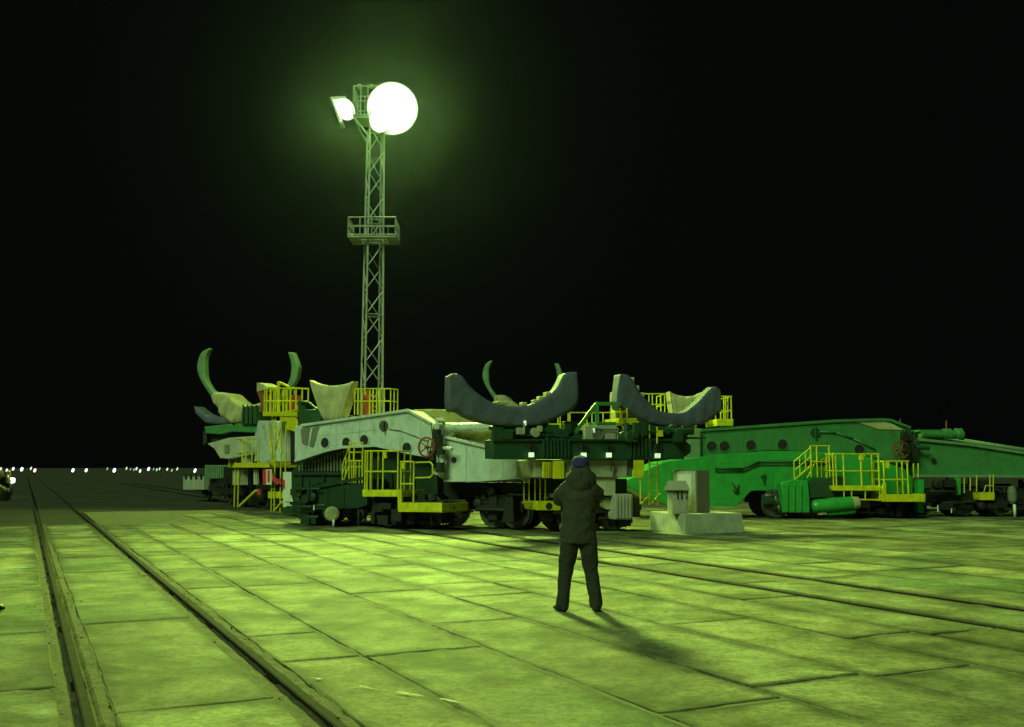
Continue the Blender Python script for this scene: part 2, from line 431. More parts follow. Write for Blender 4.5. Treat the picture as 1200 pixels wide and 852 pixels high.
# ------------------------------------------------------------------ shared bits of rolling stock
def wheel(c, ax, r, parent, m='steel'):
    bm = new()
    lathe(bm, c-ax*.07, ax, [(0, r*.2), (0, r*.45), (.02, r*.5), (.02, r*.82), (-.0, r*.84), (-.0, r*.97), (.10, r), (.10, r*1.06), (.135, r*1.06), (.14, r*.5), (.14, .05)], 28)
    o = obj('wheel', bm, M[m], parent)
    bm = new(); lathe(bm, c-ax*.13, ax, [(0, r*.12), (.02, r*.24), (.08, r*.26)], 14)
    h = obj('axle_box', bm, M['black'], o); return o
def bogie(pl, px0, px1, y0, y1, parent, r=.44, zt=.95, m='black', n=2, wm='steel'):
    a = pl.gz(px0, y0); b = pl.gz(px1, y0); e = pl.e; L = (b-a).length; mid = (a+b)/2
    bm = new()
    for yy in (y0+.12, y1-.25):
        c = mid+pl.n*(yy-y0)
        hexa(bm, c, e, pl.n, L, .13, .48, .80)
        for i in range(n):
            t = (i+.5)/n
            hexa(bm, a+(b-a)*t+pl.n*(yy-y0), e, pl.n, .34, .16, .30, .62)
        for i in range(n*2):
            t = (i+.5)/(n*2); q = a+(b-a)*t+pl.n*(yy-y0-.06)
            lathe(bm, q+Vector((0, 0, .80)), Vector((0, 0, 1)), [(0, .07), (.03, .09), (.06, .07), (.09, .09), (.12, .07), (.15, .09)], 10)
    hexa(bm, mid+pl.n*((y1-y0)/2), e, pl.n, L*.5, (y1-y0)*.9, .55, zt)
    obj('bogie_frame', bm, M[m], parent, .012)
    for i in range(n):
        t = (i+.5)/n; c = a+(b-a)*t
        for yy, s in ((y0+.32, 1), (y1-.5, -1)):
            wheel(c+pl.n*(yy-y0)+Vector((0, 0, r+.02)), pl.n*s, r, parent, wm)
def posts(bm, pl, y, xs, yt, yb, rails, r=.022):
    """front guard railing: posts at bearings xs, rails at rows, all at offset y"""
    for x in xs:
        p = pl.pt(x, yb, y); q = pl.pt(x, yt, y); bar(bm, p, Vector((p.x, p.y, q.z)), r)
    for row in rails: bar(bm, pl.pt(xs[0], row, y), pl.pt(xs[-1], row, y), r)
def guard(pl, parent, y, xs, yt, yb, rails, depth=0.0, r=.022, extra=None, back=False):
    bm = new(); posts(bm, pl, y, xs, yt, yb, rails, r)
    if depth:
        ends = [xs[0], xs[-1]]
        for x in ends:
            p = pl.pt(x, yb, y); zt = pl.pt(x, yt, y).z
            for k in (.5, 1.0):
                q = p+pl.n*depth*k; bar(bm, q, Vector((q.x, q.y, zt)), r)
            for row in rails:
                s = pl.pt(x, row, y); bar(bm, s, s+pl.n*depth, r)
        if back:
            for row in rails:
                bar(bm, pl.pt(xs[0], row, y)+pl.n*depth, pl.pt(xs[-1], row, y)+pl.n*depth, r)
    if extra: extra(bm)
    return obj('guard_railing', bm, M['yellow'], parent)
def platform(pl, parent, x0, x1, yt, yb, y0, depth, name='platform'):
    bm = new(); rect(bm, pl, x0, yt, x1, yb, y0, y0+.03)
    a = pl.pt(x0, yt, y0+.03); b = pl.pt(x1, yt, y0+.03); zb = pl.pt(x0, yb, y0).z
    c = (a+b)/2+pl.n*(depth/2); hexa(bm, Vector((c.x, c.y, 0)), pl.e, pl.n, (b-a).length, depth, zb+.005, zb+.055)
    for s in (a, b):
        q = s+pl.n*depth/2; hexa(bm, Vector((q.x, q.y, 0)), pl.e, pl.n, .03, depth, zb+.06, a.z)
    return obj(name, bm, M['yellow'], parent, .006)
def stair_rail(bm, pl, y, low, high, nb, rise, r=.02):
    """sloping handrail from low to high with balusters, rise = rows above the string"""
    a = pl.pt(low[0], low[1], y); b = pl.pt(high[0], high[1], y)
    h = abs(pl.pt(low[0], low[1]-rise, y).z-a.z); up = Vector((0, 0, h))
    bar(bm, a+up, b+up, r); bar(bm, a+up*.5, b+up*.5, r*.8); bar(bm, a, b, r*1.6, 4)
    for i in range(nb):
        p = a+(b-a)*(i/(nb-1)); bar(bm, p, p+up, r)
def handwheel(c, ax, R, parent, m='red'):
    bm = new(); torus(bm, c, ax, R, R*.11, 22, 6)
    u, v = frame_of(ax)
    for i in range(5):
        t = i*2*math.pi/5; bar(bm, c, c+(u*math.cos(t)+v*math.sin(t))*R, R*.07)
    lathe(bm, c-ax*.06, ax, [(0, R*.15), (.12, R*.18)], 10); bar(bm, c, c+ax*.45, R*.09)
    return obj('handwheel', bm, M[m], parent)
def porthole(pl, px, py, y, r, parent, mring, half=True):
    c = pl.pt(px, py, y); n = pl.n
    bm = new(); torus(bm, c-n*.005, n, r, .022, 22, 6)
    o = obj('access_hole', bm, M[mring], parent)
    bm = new(); lathe(bm, c-n*.012, n, [(0, r*.7), (0, r*.96), (.03, r*.97)], 22)
    obj('hole_shade_disc', bm, M['black'], o)  # dark disc laid in for the shade inside the hole
def clutter(pl, x0, x1, y0, y1, d0, d1, n, seed, m, parent, name='underframe_gear'):
    """pipes, brackets, tanks and small boxes packed in a machinery bay"""
    rnd = random.Random(seed); bm = new()
    for i in range(n):
        x = rnd.uniform(x0, x1); y = rnd.uniform(y0, y1); d = rnd.uniform(d0, d1); k = rnd.random()
        p = pl.pt(x, y, d)
        if p.z < .12: p.z = .12
        if k < .4: hexa(bm, Vector((p.x, p.y, 0)), pl.e, pl.n, rnd.uniform(.12, .5), rnd.uniform(.1, .4), max(.05, p.z-rnd.uniform(.06, .2)), p.z+rnd.uniform(.05, .2))
        elif k < .75: bar(bm, p-pl.e*rnd.uniform(.2, .7), p+pl.e*rnd.uniform(.2, .7), rnd.uniform(.015, .06), 8)
        elif k < .9: bar(bm, Vector((p.x, p.y, max(.08, p.z-rnd.uniform(.1, .4)))), p+Vector((0, 0, rnd.uniform(.1, .4))), rnd.uniform(.015, .045), 8)
        else: lathe(bm, p-pl.n*.1, pl.n, [(0, .06), (.02, .13), (.2, .13)], 14)
    return obj(name, bm, M[m], parent, .006)
def cover(pl, parent, top, bot, y0, y1, m='canvas', name='saddle_cover', fold=.035, freq=5, puff=.05, k=6):
    bm = new(); ribbon(bm, pl, top, bot, y0, y1, k, 8, fold, freq, puff)
    return obj(name, bm, M[m], parent)

# ------------------------------------------------------------------ pale erector on the left
A = Plane(345, 29.6, 470, 27.7)
ta = thing('rocket_erector', 'pale grey erector with long sloping boom and yellow railed platforms, left of the standing person', 'rocket erector', A.gz(430, 1.5))
bm = new(); prism(bm, A, [(345, 499), (352, 498.6), (469, 482), (478, 481), (507, 497.5), (507, 536), (480, 531), (440, 522), (400, 524), (381, 528), (345, 540)], .9, 2.6)
boom = boomA = obj('boom', bm, M['pale'], ta, .03)
bm = new()                                              # flanges and seams on the boom
prism(bm, A, [(352, 497), (469, 480.4), (477, 479), (509, 496.5), (508.5, 499), (477, 482.2), (469, 483.4), (352, 500)], .82, .897)
prism(bm, A, [(345, 538.5), (381, 526.5), (400, 522.5), (440, 520.5), (480, 529.5), (507, 534.5), (507, 537), (480, 532.5), (440, 523.5), (400, 525.5), (381, 529.5), (345, 541.5)], .82, .897)
for x, a, b in ((372, 497.5, 529), (393, 495, 523), (420, 491, 521), (446, 487, 519), (492, 491, 531)): rect(bm, A, x, a, x+.7, b, .885, .897)
prism(bm, A, [(352, 513), (440, 503), (440, 503.7), (352, 513.7)], .888, .897)
path(bm, [A.pt(455, 502, .86), A.pt(470, 504, .86), A.pt(488, 511, .86), A.pt(500, 516, .86)], .022, 8)
obj('flange', bm, M['pale'], boom)
for x, y in ((381, 519), (406, 519), (427, 516), (477, 525)): porthole(A, x, y, .89, .17, boom, 'pale')
bm = new(); lathe(bm, A.pt(449, 499, .86), A.n, [(0, .05), (0, .15), (.05, .16)], 20); bar(bm, A.pt(449, 493, .80), A.pt(449, 506, .80), .03)
obj('valve', bm, M['steel'], boom)
bm = new()                                              # weathered bare patch plates at the root of the boom
prism(bm, A, [(352, 503), (363, 501), (360, 522), (354, 520)], .875, .897); prism(bm, A, [(366, 502), (374, 499), (367, 524), (362, 523)], .875, .897)
obj('root_plate', bm, M['cabdark'], boom)
bm = new(); prism(bm, A, [(511, 508), (520, 512), (578, 525.5), (605, 533), (635, 540), (637, 556), (622, 559), (560, 563), (520, 563), (511, 556)], .95, 2.5)
b2 = obj('boom_extension', bm, M['pale'], ta, .03)
bm = new(); prism(bm, A, [(520, 510.5), (578, 524), (578, 527), (520, 513.5)], .87, .947); prism(bm, A, [(520, 562), (560, 561.5), (622, 557.5), (622, 560), (560, 564.3), (520, 564.8)], .87, .947)
rect(bm, A, 588, 536, 589, 560, .93, .947); rect(bm, A, 545, 521, 546, 562, .93, .947)
obj('flange', bm, M['pale'], b2)
bm = new(); lathe(bm, A.pt(531, 539, .9), A.n, [(0, .03), (0, .07), (.05, .08)], 14); obj('valve', bm, M['black'], b2)
bm = new()                                              # hinge between the two halves
for x0, x1, a, b, d in ((509, 513, 489, 543, .70), (514, 517, 500, 556, .74), (506.5, 508.5, 496, 525, .72)):
    prism(bm, A, [(x0+1, a), (x1, a+4), (x1+.5, (a+b)/2), (x1-1, b), (x0, b-5), (x0-.5, (a+b)/2)], d, d+.4)
for x, y in ((511, 500), (511, 524), (515, 541), (511, 552)): lathe(bm, A.pt(x, y, .62), A.n, [(0, .05), (.01, .11), (.2, .12)], 16)
path(bm, [A.pt(505, 499, .6), A.pt(507, 510, .56), A.pt(506, 522, .58), A.pt(512, 535, .6), A.pt(514, 552, .62)], .03, 8)
bar(bm, A.pt(513, 524, .6), A.pt(530, 526.5, .6), .055, 8)
hinge = obj('hinge', bm, M['pale'], ta, .012)
bm = new()
for x, y in ((508, 534), (514, 516), (517, 527), (512, 509), (516, 548)): hexa(bm, Vector((*A.pt(x, y, .6).xy, 0)), A.e, A.n, .16, .2, A.pt(x, y, .6).z-.14, A.pt(x, y, .6).z+.14)
for k in range(4): path(bm, [A.pt(505+3*k, 496+4*k, .52), A.pt(507+2*k, 512+3*k, .5), A.pt(504+3*k, 530, .53), A.pt(508+2*k, 552, .6)], .014, 6)
obj('hose_bundle', bm, M['black'], hinge)
handwheel(A.pt(500, 524, .5), A.n, .27, hinge)
bm = new(); lathe(bm, A.pt(523, 501, 1.3), A.e, [(0, .05), (.0, .14), (.1, .15), (.2, .12), (1.5, .125), (1.55, .15), (1.65, .15), (1.66, .04)], 20)
obj('hydraulic_cylinder', bm, M['pale'], ta)
bm = new(); ribbon(bm, A, [(474, 481), (500, 479.5), (538, 481), (543, 487), (566, 500), (592, 512)], [(478, 500), (500, 505), (525, 512), (540, 516), (560, 520), (592, 526)], 1.7, 2.1, 8, 6, .05, 11, .03)
obj('canvas_cover', bm, M['olivecanvas'], ta)
cover(A, ta, [(363, 445.5), (371, 449.5), (389, 452), (405, 450), (414, 446.5)], [(379, 492), (383, 493.5), (389, 494), (395, 493.5), (400, 492)], 1.2, 1.45)
bm = new(); rect(bm, A, 378, 486, 401, 500, 1.4, 2.1); rect(bm, A, 350, 480, 376, 499.5, 1.5, 2.4); rect(bm, A, 349, 470, 358, 480, 1.6, 2.0)
path(bm, [A.pt(350, 470, 1.5), A.pt(362, 472, 1.5), A.pt(372, 480, 1.5)], .04)
obj('saddle_mount', bm, M['dkgreen'], ta, .015)
def ex(bm):
    for x in (424, 428, 437, 444): bar(bm, A.pt(x, 487, 2.0), A.pt(x, 457, 2.0), .02)
guard(A, ta, 1.1, (415.5, 419, 433, 437, 441, 445, 450, 457.5), 455, 486, (455.5, 470), .35, .02, ex)
bm = new(); lathe(bm, A.pt(431, 485, 1.6), Vector((0, 0, 1)), [(0, .13), (.55, .14), (.65, .06), (.72, .05)], 16); rect(bm, A, 424, 466, 429, 486, 1.7, 2.0)
obj('fire_drum', bm, M['red'], ta)
# lower wagon
bm = new(); prism(bm, A, [(341, 552), (352, 541), (372, 530), (400, 524.5), (440, 519), (480, 521), (505, 531), (512, 560), (513, 592), (500, 597), (345, 597), (341, 580)], 1.3, 3.0)
hull = obj('chassis', bm, M['deepgreen'], ta, .03)
bm = new()
for i in range(15):
    x = 350+i*3.7; t = 545-(x-350)*.33
    rect(bm, A, x, t, x+1.6, 552, 1.24, 1.297)
obj('ribbed_panel', bm, M['cabdark'], hull)
bm = new()
for x in (352, 378, 405, 432, 458, 484): rect(bm, A, x, 556, x+1.6, 590, 1.24, 1.297)
rect(bm, A, 342, 553, 420, 556.5, 1.2, 1.297); rect(bm, A, 342, 589, 512, 593, 1.2, 1.297)
obj('stiffener', bm, M['deepgreen'], hull)
bm = new(); prism(bm, A, [(366, 574), (372, 570), (420, 561), (430, 561), (430, 592), (420, 596), (366, 598)], .25, 1.2)
box = obj('equipment_box', bm, M['deepgreen'], ta, .03)
bm = new(); prism(bm, A, [(364, 572), (372, 568), (421, 559), (430, 559), (430, 562), (420, 562.5), (372, 572), (366, 576)], .17, .247)
for x in (383, 402): rect(bm, A, x, 572, x+1, 595, .225, .247)
obj('box_lid', bm, M['deepgreen'], box)
bm = new()
c0 = A.pt(389, 602, -.12)
d0 = (A.n*.8-A.e*.75).normalized()
lathe(bm, c0, d0, [(.012, .03), (.012, .225), (.10, .24), (1.9, .24), (1.98, .2), (2.0, .05)], 26)
cyl = obj('air_reservoir', bm, M['deepgreen'], ta)
bm = new(); lathe(bm, c0-d0*.03, d0, [(0, .02), (.0, .14), (.02, .20), (.038, .21)], 26); obj('end_cap', bm, M['canvas'], cyl)
bm = new(); q = A.pt(391, 611, -.1); bar(bm, Vector((q.x, q.y, .02)), q+Vector((0, 0, .05)), .035, 8); bar(bm, A.pt(368, 598, -.05), A.pt(368, 592, -.05), .02)
obj('drain_pipe', bm, M['white'], ta)
bogie(A, 346, 392, .55, 2.6, ta, .42, .95, 'dkgreen')
bogie(A, 426, 520, .45, 2.7, ta, .46, .95, 'black')
bogie(A, 560, 612, 1.4, 3.0, ta, .46, .95, 'black')
clutter(A, 345, 372, 572, 612, .05, .6, 26, 3, 'deepgreen', ta)
clutter(A, 420, 520, 592, 613, .1, .9, 40, 4, 'black', ta)
clutter(A, 500, 612, 568, 600, 1.2, 2.6, 60, 5, 'black', ta)
bm = new(); rect(bm, A, 513, 566, 620, 582, 1.6, 2.8); rect(bm, A, 572, 580, 582, 610, 1.35, 1.6); prism(bm, A, [(592, 583), (601, 583), (602, 612), (588, 612)], 1.1, 1.4)
obj('underframe', bm, M['black'], ta, .02)
# steps and railed platforms
def ex(bm):
    posts(bm, A, .55, (409, 414, 424), 530, 566, (530, 547))
    for x in (412, 417, 421): bar(bm, A.pt(x, 566, .2), A.pt(x, 541, .2), .016)
    stair_rail(bm, A, .2, (401, 567), (409, 545), 3, 22, .018)
bm = new(); posts(bm, A, .2, (409, 414.5, 424.5), 518, 566, (518.5, 540)); ex(bm); obj('stair_railing', bm, M['yellow'], ta)
guard(A, ta, -.05, (427.5, 430, 434, 448.5, 466), 528, 578, (528.5, 552.5), .6, .024)
platform(A, ta, 425, 467, 574, 582, -.1, 1.2)
def ex(bm):
    p = [A.pt(484, 542, -.1), A.pt(504, 541.5, -.1), A.pt(507, 545, -.1), A.pt(507, 556, -.1), A.pt(504, 559.5, -.1), A.pt(486, 560, -.1)]
    path(bm, p, .022)
guard(A, ta, -.15, (469.5, 484.5), 541, 592, (541, 567), 0, .024, ex)
platform(A, ta, 466.5, 518, 589, 600, -.2, 1.3)
bm = new(); prism(bm, A, [(466, 580), (468, 573), (470.5, 573), (470.5, 589), (466, 589)], -.2, -.12); rect(bm, A, 471, 542.5, 474, 549.5, -.2, -.12); rect(bm, A, 449.5, 529.5, 452.5, 537, -.1, -.04)
obj('gate_plate', bm, M['yellow'], ta)

# ------------------------------------------------------------------ green erector on the right
D = Plane(893, 33.2, 1120, 33.6)
td = thing('rocket_erector', 'green erector with bright green lower hull and yellow railed platforms, behind the concrete plinth', 'rocket erector', D.gz(960, 1.5))
bm = new(); prism(bm, D, [(806, 503.5), (880, 499), (979, 493), (1035, 491.5), (1044, 492.5), (1066, 501), (1066, 546), (1020, 536), (985, 530), (900, 528), (822, 536), (806, 536)], 1.2, 3.0)
boom = boomD = obj('boom', bm, M['midgreen'], td, .03)
bm = new(); prism(bm, D, [(822, 502.6), (979, 491.5), (1035, 490), (1045, 491), (1068, 500), (1067, 502.5), (1044, 494), (1035, 493), (979, 494.7), (822, 505.6)], 1.12, 1.197)
for x, a, b in ((846, 502, 530), (870, 501, 528), (904, 499, 526), (938, 498, 527), (985, 495, 528), (1022, 494, 533)): rect(bm, D, x, a, x+1.1, b, 1.185, 1.197)
path(bm, [D.pt(960, 506, 1.15), D.pt(980, 507, 1.15), D.pt(1000, 514, 1.15), D.pt(1026, 527, 1.15)], .025, 8)
obj('flange', bm, M['midgreen'], boom)
bm = new(); prism(bm, D, [(1003, 494.2), (1035, 493), (1044, 496), (1060, 504), (1030, 503)], 1.17, 1.197); obj('worn_patch', bm, M['canvas'], boom)
for x, y in ((834, 523), (849, 523), (880, 522), (917, 521), (1007, 527)): porthole(D, x, y, 1.19, .19, boom, 'midgreen')
bm = new(); lathe(bm, D.pt(956, 507, 1.13), D.n, [(0, .06), (0, .16), (.06, .17)], 20); bar(bm, D.pt(956, 500, 1.1), D.pt(956, 514, 1.1), .03); obj('valve', bm, M['dkgreen'], boom)
bm = new(); rect(bm, D, 803, 502, 821, 537, 1.0, 1.19); obj('end_plate', bm, M['ltgreen'], boom, .02)
bm = new(); prism(bm, D, [(1070, 512), (1136, 520.5), (1200, 531), (1290, 545), (1290, 559), (1200, 558.5), (1072, 558), (1069, 552)], 1.2, 2.9)
b2 = obj('boom_extension', bm, M['midgreen'], td, .03)
bm = new(); prism(bm, D, [(1072, 513), (1136, 519), (1200, 529), (1290, 543), (1290, 546), (1200, 532), (1136, 522.3), (1072, 516)], 1.1, 1.197)
prism(bm, D, [(1072, 556), (1290, 557.5), (1290, 560), (1072, 559)], 1.1, 1.197); bar(bm, D.pt(1110, 514, 1.6), D.pt(1290, 541, 1.6), .03, 8); bar(bm, D.pt(1130, 515, 2.2), D.pt(1290, 540, 2.2), .03, 8)
obj('flange', bm, M['ltgreen'], b2)
bm = new(); lathe(bm, D.pt(1095, 540, 1.13), D.n, [(0, .03), (0, .08), (.06, .09)], 14); obj('valve', bm, M['black'], b2)
bm = new()
for x0, x1, a, b, d in ((1064, 1068, 500, 535, .95), (1070, 1074, 505, 536, .98), (1059, 1062, 505, 530, .95)):
    prism(bm, D, [(x0+1, a), (x1, a+4), (x1+.5, (a+b)/2), (x1-1, b), (x0, b-5), (x0-.5, (a+b)/2)], d, d+.5)
for x, y in ((1066, 512), (1068, 526), (1074, 520)): lathe(bm, D.pt(x, y, .85), D.n, [(0, .05), (.01, .13), (.2, .14)], 16)
bar(bm, D.pt(1074, 524, .9), D.pt(1089, 525.5, .9), .07, 8)
hinge = obj('hinge', bm, M['dkgreen'], td, .012)
bm = new()
for k in range(4): path(bm, [D.pt(1058+3*k, 503+2*k, .82), D.pt(1062+3*k, 515+2*k, .8), D.pt(1060+3*k, 530, .83), D.pt(1064+2*k, 540, .9)], .016, 6)
for x, y in ((1063, 526), (1071, 530), (1060, 512)): hexa(bm, Vector((*D.pt(x, y, .85).xy, 0)), D.e, D.n, .2, .2, D.pt(x, y, .85).z-.15, D.pt(x, y, .85).z+.15)
obj('hose_bundle', bm, M['black'], hinge)
handwheel(D.pt(1056, 527, .8), D.n, .28, hinge)
bm = new(); lathe(bm, D.pt(1078, 509, 1.7), D.e, [(0, .05), (0, .16), (.1, .17), (.2, .14), (.85, .15), (.86, .2), (1.1, .21), (1.12, .15), (1.3, .15), (1.32, .22), (1.5, .22), (1.52, .12), (1.6, .1)], 20)
rect(bm, D, 1077, 503.5, 1112, 506, 1.6, 2.2)
obj('hydraulic_cylinder', bm, M['midgreen'], td)
bm = new(); bar(bm, D.pt(1109, 504, 1.7), D.pt(1109, 493, 1.7), .025); bar(bm, D.pt(1055, 500, 1.7), D.pt(1055, 491, 1.7), .02); obj('antenna_rod', bm, M['red'], td)
cover(D, td, [(784.5, 458.5), (791, 462), (803, 464.5), (815, 463), (823, 459.5)], [(790, 502), (796, 503.5), (803, 504), (810, 503.5), (816, 502)], 2.4, 3.0)
def ex(bm): 
    for x in (848, 853): bar(bm, D.pt(x, 499, 2.6), D.pt(x, 466, 2.6), .02)
guard(D, td, 1.5, (845, 849, 857.5), 464, 500, (464.5, 481), 1.4, .024, ex)
platform(D, td, 840, 859, 491, 499, 1.45, 1.5)
guard(D, td, 2.2, (752, 761, 765, 775, 779.5), 461, 500, (461.5, 474), 1.4, .024)
# hull
bm = new(); prism(bm, D, [(728, 566), (760, 549), (778, 541), (835, 533.5), (900, 528.5), (985, 529.5), (1020, 536), (1060, 549), (1070, 560), (1070, 578), (1000, 580), (885, 575), (880, 576), (865, 592), (783, 592), (770, 588)], .75, 3.1)
hull = hullD = obj('chassis', bm, M['brgreen'], td, .03)
bm = new()
for x0, y0_, x1, y1_ in ((838, 549, 870, 549), (870, 549, 890, 541), (890, 541, 975, 541)):
    for k in (0, 3.2): bar(bm, D.pt(x0, y0_+k, .70), D.pt(x1, y1_+k, .70), .022, 8)
obj('pipe_run', bm, M['dkgreen'], hull)
bm = new(); path(bm, [D.pt(858, 565, .7), D.pt(863, 575, .68), D.pt(866, 568, .7)], .025, 8); lathe(bm, D.pt(863, 575, .66), D.n, [(0, .05), (.02, .1), (.1, .1)], 12); lathe(bm, D.pt(895, 558, .66), D.n, [(0, .04), (.02, .08), (.1, .08)], 12); bar(bm, D.pt(895, 558, .66), D.pt(895, 566, .66), .03)
obj('tow_hook', bm, M['dkgreen'], hull)
bm = new()
for x in (786, 826, 868, 905, 942): rect(bm, D, x, 552 if x < 860 else 546, x+1, 590 if x < 860 else 572, .735, .747)
prism(bm, D, [(783, 589), (865, 589), (865, 593.5), (783, 593.5)], .66, .747)
obj('stiffener', bm, M['brgreen'], hull)
bm = new(); prism(bm, D, [(916, 566), (926, 563), (947, 563), (949, 585), (949, 601), (917, 601)], .1, .75)
for x in (922, 930, 938): rect(bm, D, x, 567, x+2, 600, .03, .097)
obj('gear_housing', bm, M['brgreen'], td, .04)
bm = new(); prism(bm, D, [(948, 565), (983, 558), (990, 559), (990, 582), (950, 584)], .2, 1.0); obj('equipment_box', bm, M['dkgreen'], td, .02)
c0 = D.pt(999, 589.5, -.1); d0 = (-D.e+D.n*.12+Vector((0, 0, -.09))).normalized()
bm = new(); lathe(bm, c0, d0, [(.01, .03), (.01, .21), (.1, .225), (.55, .225), (.56, .24), (.62, .24), (.63, .225), (1.2, .225), (1.3, .2), (1.35, .05)], 26)
cyl = obj('air_reservoir', bm, M['brgreen'], td)
bm = new(); lathe(bm, c0-d0*.24, d0, [(0, .02), (.0, .13), (.04, .19), (.22, .215), (.246, .2)], 22); obj('end_cap', bm, M['canvas'], cyl)
bm = new(); lathe(bm, D.pt(1002, 599, -.05), d0, [(0, .03), (.0, .07), (.1, .09), (.9, .09)], 14); obj('brake_cylinder', bm, M['brgreen'], td)
bogie(D, 893, 968, .35, 2.7, td, .47, .95, 'dkgreen', 2, 'steel')
bogie(D, 1010, 1082, .8, 2.9, td, .45, .9, 'black')
bm = new(); path(bm, [D.pt(896, 581, .1), D.pt(908, 581, .1), D.pt(912, 592, .1), D.pt(914, 600, .1)], .05, 8); obj('brake_lever', bm, M['steel'], td)
clutter(D, 985, 1080, 588, 601, .3, 1.6, 50, 8, 'black', td)
clutter(D, 1080, 1290, 566, 600, .9, 2.8, 130, 9, 'black', td)
bogie(D, 1110, 1195, 1.2, 3.0, td, .44, .9, 'black'); bogie(D, 1215, 1290, 1.2, 3.0, td, .44, .9, 'black')
bm = new(); rect(bm, D, 1086, 572, 1290, 588, 1.5, 3.0); obj('underframe', bm, M['black'], td, .02)
bm = new(); rect(bm, D, 1076, 562, 1083, 601, .3, .6); rect(bm, D, 1120, 560, 1126, 580, 1.0, 1.3); obj('support_leg', bm, M['brgreen'], td, .015)
bm = new()
for x, a, b in ((1130, 560, 578), (1137, 560, 575), (1144.5, 557, 576)): bar(bm, D.pt(x, a, .9), D.pt(x, b, .9), .02)
for x in (1160, 1164): bar(bm, D.pt(x, 556, .9), D.pt(x, 579, .9), .018)
path(bm, [D.pt(1153, 577, .8), D.pt(1155, 569, .8), D.pt(1163, 569, .8)], .018); obj('stair_railing', bm, M['yellow'], td)
platform(D, td, 1148, 1165, 577, 586, .8, .9, 'step')
bm = new(); q = D.pt(1189, 598, .6); bar(bm, Vector((q.x, q.y, .03)), q+Vector((0, 0, .2)), .05, 8); bar(bm, D.pt(1099, 600, .7), D.pt(1099, 592, .7), .02); bar(bm, D.pt(1115, 601, .7), D.pt(1115, 596, .7), .02); obj('drain_pipe', bm, M['white'], td)
bm = new(); lathe(bm, D.pt(1186, 580, .9), Vector((0, 0, 1)), [(-.3, .08), (-.2, .14), (.1, .15), (.25, .12), (.3, .05)], 16); obj('oil_drum', bm, M['cabdark'], td)
bm = new(); posts(bm, D, .25, (950.6, 958, 972.6), 522, 559, (522.5, 541)); posts(bm, D, .7, (963, 968), 538, 560, (538,))
stair_rail(bm, D, .25, (931, 562), (951, 545), 4, 21, .02); bar(bm, D.pt(946, 560, .3), D.pt(956, 540, .3), .018); obj('stair_railing', bm, M['yellow'], td)
guard(D, td, -.05, (977, 980.5, 989.5, 1010, 1030.7), 531.5, 572, (532, 552), 1.1, .026)
platform(D, td, 976, 1032, 569, 575, -.1, 1.3)
def ex(bm):
    for x in (1070.5, 1076): bar(bm, D.pt(x, 560, .3), D.pt(x, 543, .3), .02)
    for x in (989, 998, 1014, 1031): bar(bm, D.pt(x, 575, -.05), D.pt(x, 585, -.05), .022)
    bar(bm, D.pt(985, 585, -.05), D.pt(1034, 586, -.05), .03)
guard(D, td, -.15, (1037, 1064.8), 540, 582, (540.5, 562), .8, .026, ex)
platform(D, td, 1034, 1084, 579, 588, -.2, 1.4)
bm = new(); prism(bm, D, [(1034, 572), (1036, 566), (1038.5, 566), (1038.5, 579), (1034, 579)], -.2, -.12); rect(bm, D, 1038.5, 541.5, 1042.5, 548.5, -.2, -.12); rect(bm, D, 1007.5, 532.5, 1012, 539, -.1, -.04)
obj('gate_plate', bm, M['yellow'], td)

# ------------------------------------------------------------------ dark green carriage with two blue cradles
K = Plane(578, 25.1, 805, 27.0)
tk = thing('cradle_carriage', 'dark green carriage carrying two blue covered U shaped rocket cradles, behind the person', 'rocket carriage', K.gz(690, 1.5))
bm = new(); prism(bm, K, [(578, 515), (640, 516), (803, 516), (810, 522), (810, 530), (801, 537.5), (578, 537.5)], .12, .8)
fr = obj('cross_frame', bm, M['dkgreen'], tk, .02)
bm = new()
rnd = random.Random(2)
for i in range(14):
    x = 636+i*4.2 if i < 8 else 738+(i-8)*4.5
    prism(bm, K, [(x, 511+rnd.random()*5), (x+2.4, 511+rnd.random()*5), (x+2.8, 535), (x+.5, 536.5)], .02, .117)
rect(bm, K, 577, 514.5, 805, 516.5, .05, .117); rect(bm, K, 577, 536, 802, 538.4, .05, .117)
obj('rib', bm, M['dkgreen'], fr)
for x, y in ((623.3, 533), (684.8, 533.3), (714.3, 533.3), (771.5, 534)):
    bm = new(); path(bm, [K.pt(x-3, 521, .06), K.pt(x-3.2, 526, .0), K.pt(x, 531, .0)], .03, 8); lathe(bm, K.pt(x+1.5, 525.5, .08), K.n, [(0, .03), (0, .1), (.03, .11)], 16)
    l = obj('fixture_bracket', bm, M['black'], fr)
    bm = new(); rect(bm, K, x-2.6, y-2.7, x+2.6, y+2.7, -.05, .03); l2 = obj('glowing_marker_plate', bm, glow('marker_plate_glow', (.75, 1, .6), .75 if x != 771.5 else .6), l)  # white reflector plate, no lamp: its brightness is put in as emission
inner = [(527, 439.5), (540.5, 440), (551, 453), (570, 468), (589, 475), (604, 476), (619, 475), (635, 468), (651, 456), (661.5, 438), (675, 436)]
outer = [(525.8, 441), (525.8, 478), (537, 483), (552, 491), (572, 496.5), (592, 499), (612, 499.3), (632, 497.5), (651, 490.5), (676.3, 475), (676.3, 437)]
bm = new(); ribbon(bm, K, inner, outer, .1, .42, 5, 8, .007, 9, .03); cr = obj('cradle', bm, M['blue'], tk)
bm = new()
for x, y, w_ in ((583, 472.5, 7), (589, 471.5, 12), (615, 473, 6), (629, 470, 6), (636, 466, 8), (643, 461, 6), (533, 439.5, 8)):
    rect(bm, K, x-w_/2, y-1.8, x+w_/2, y+3, .12, .36)
obj('pad', bm, M['canvas'], cr, .02)
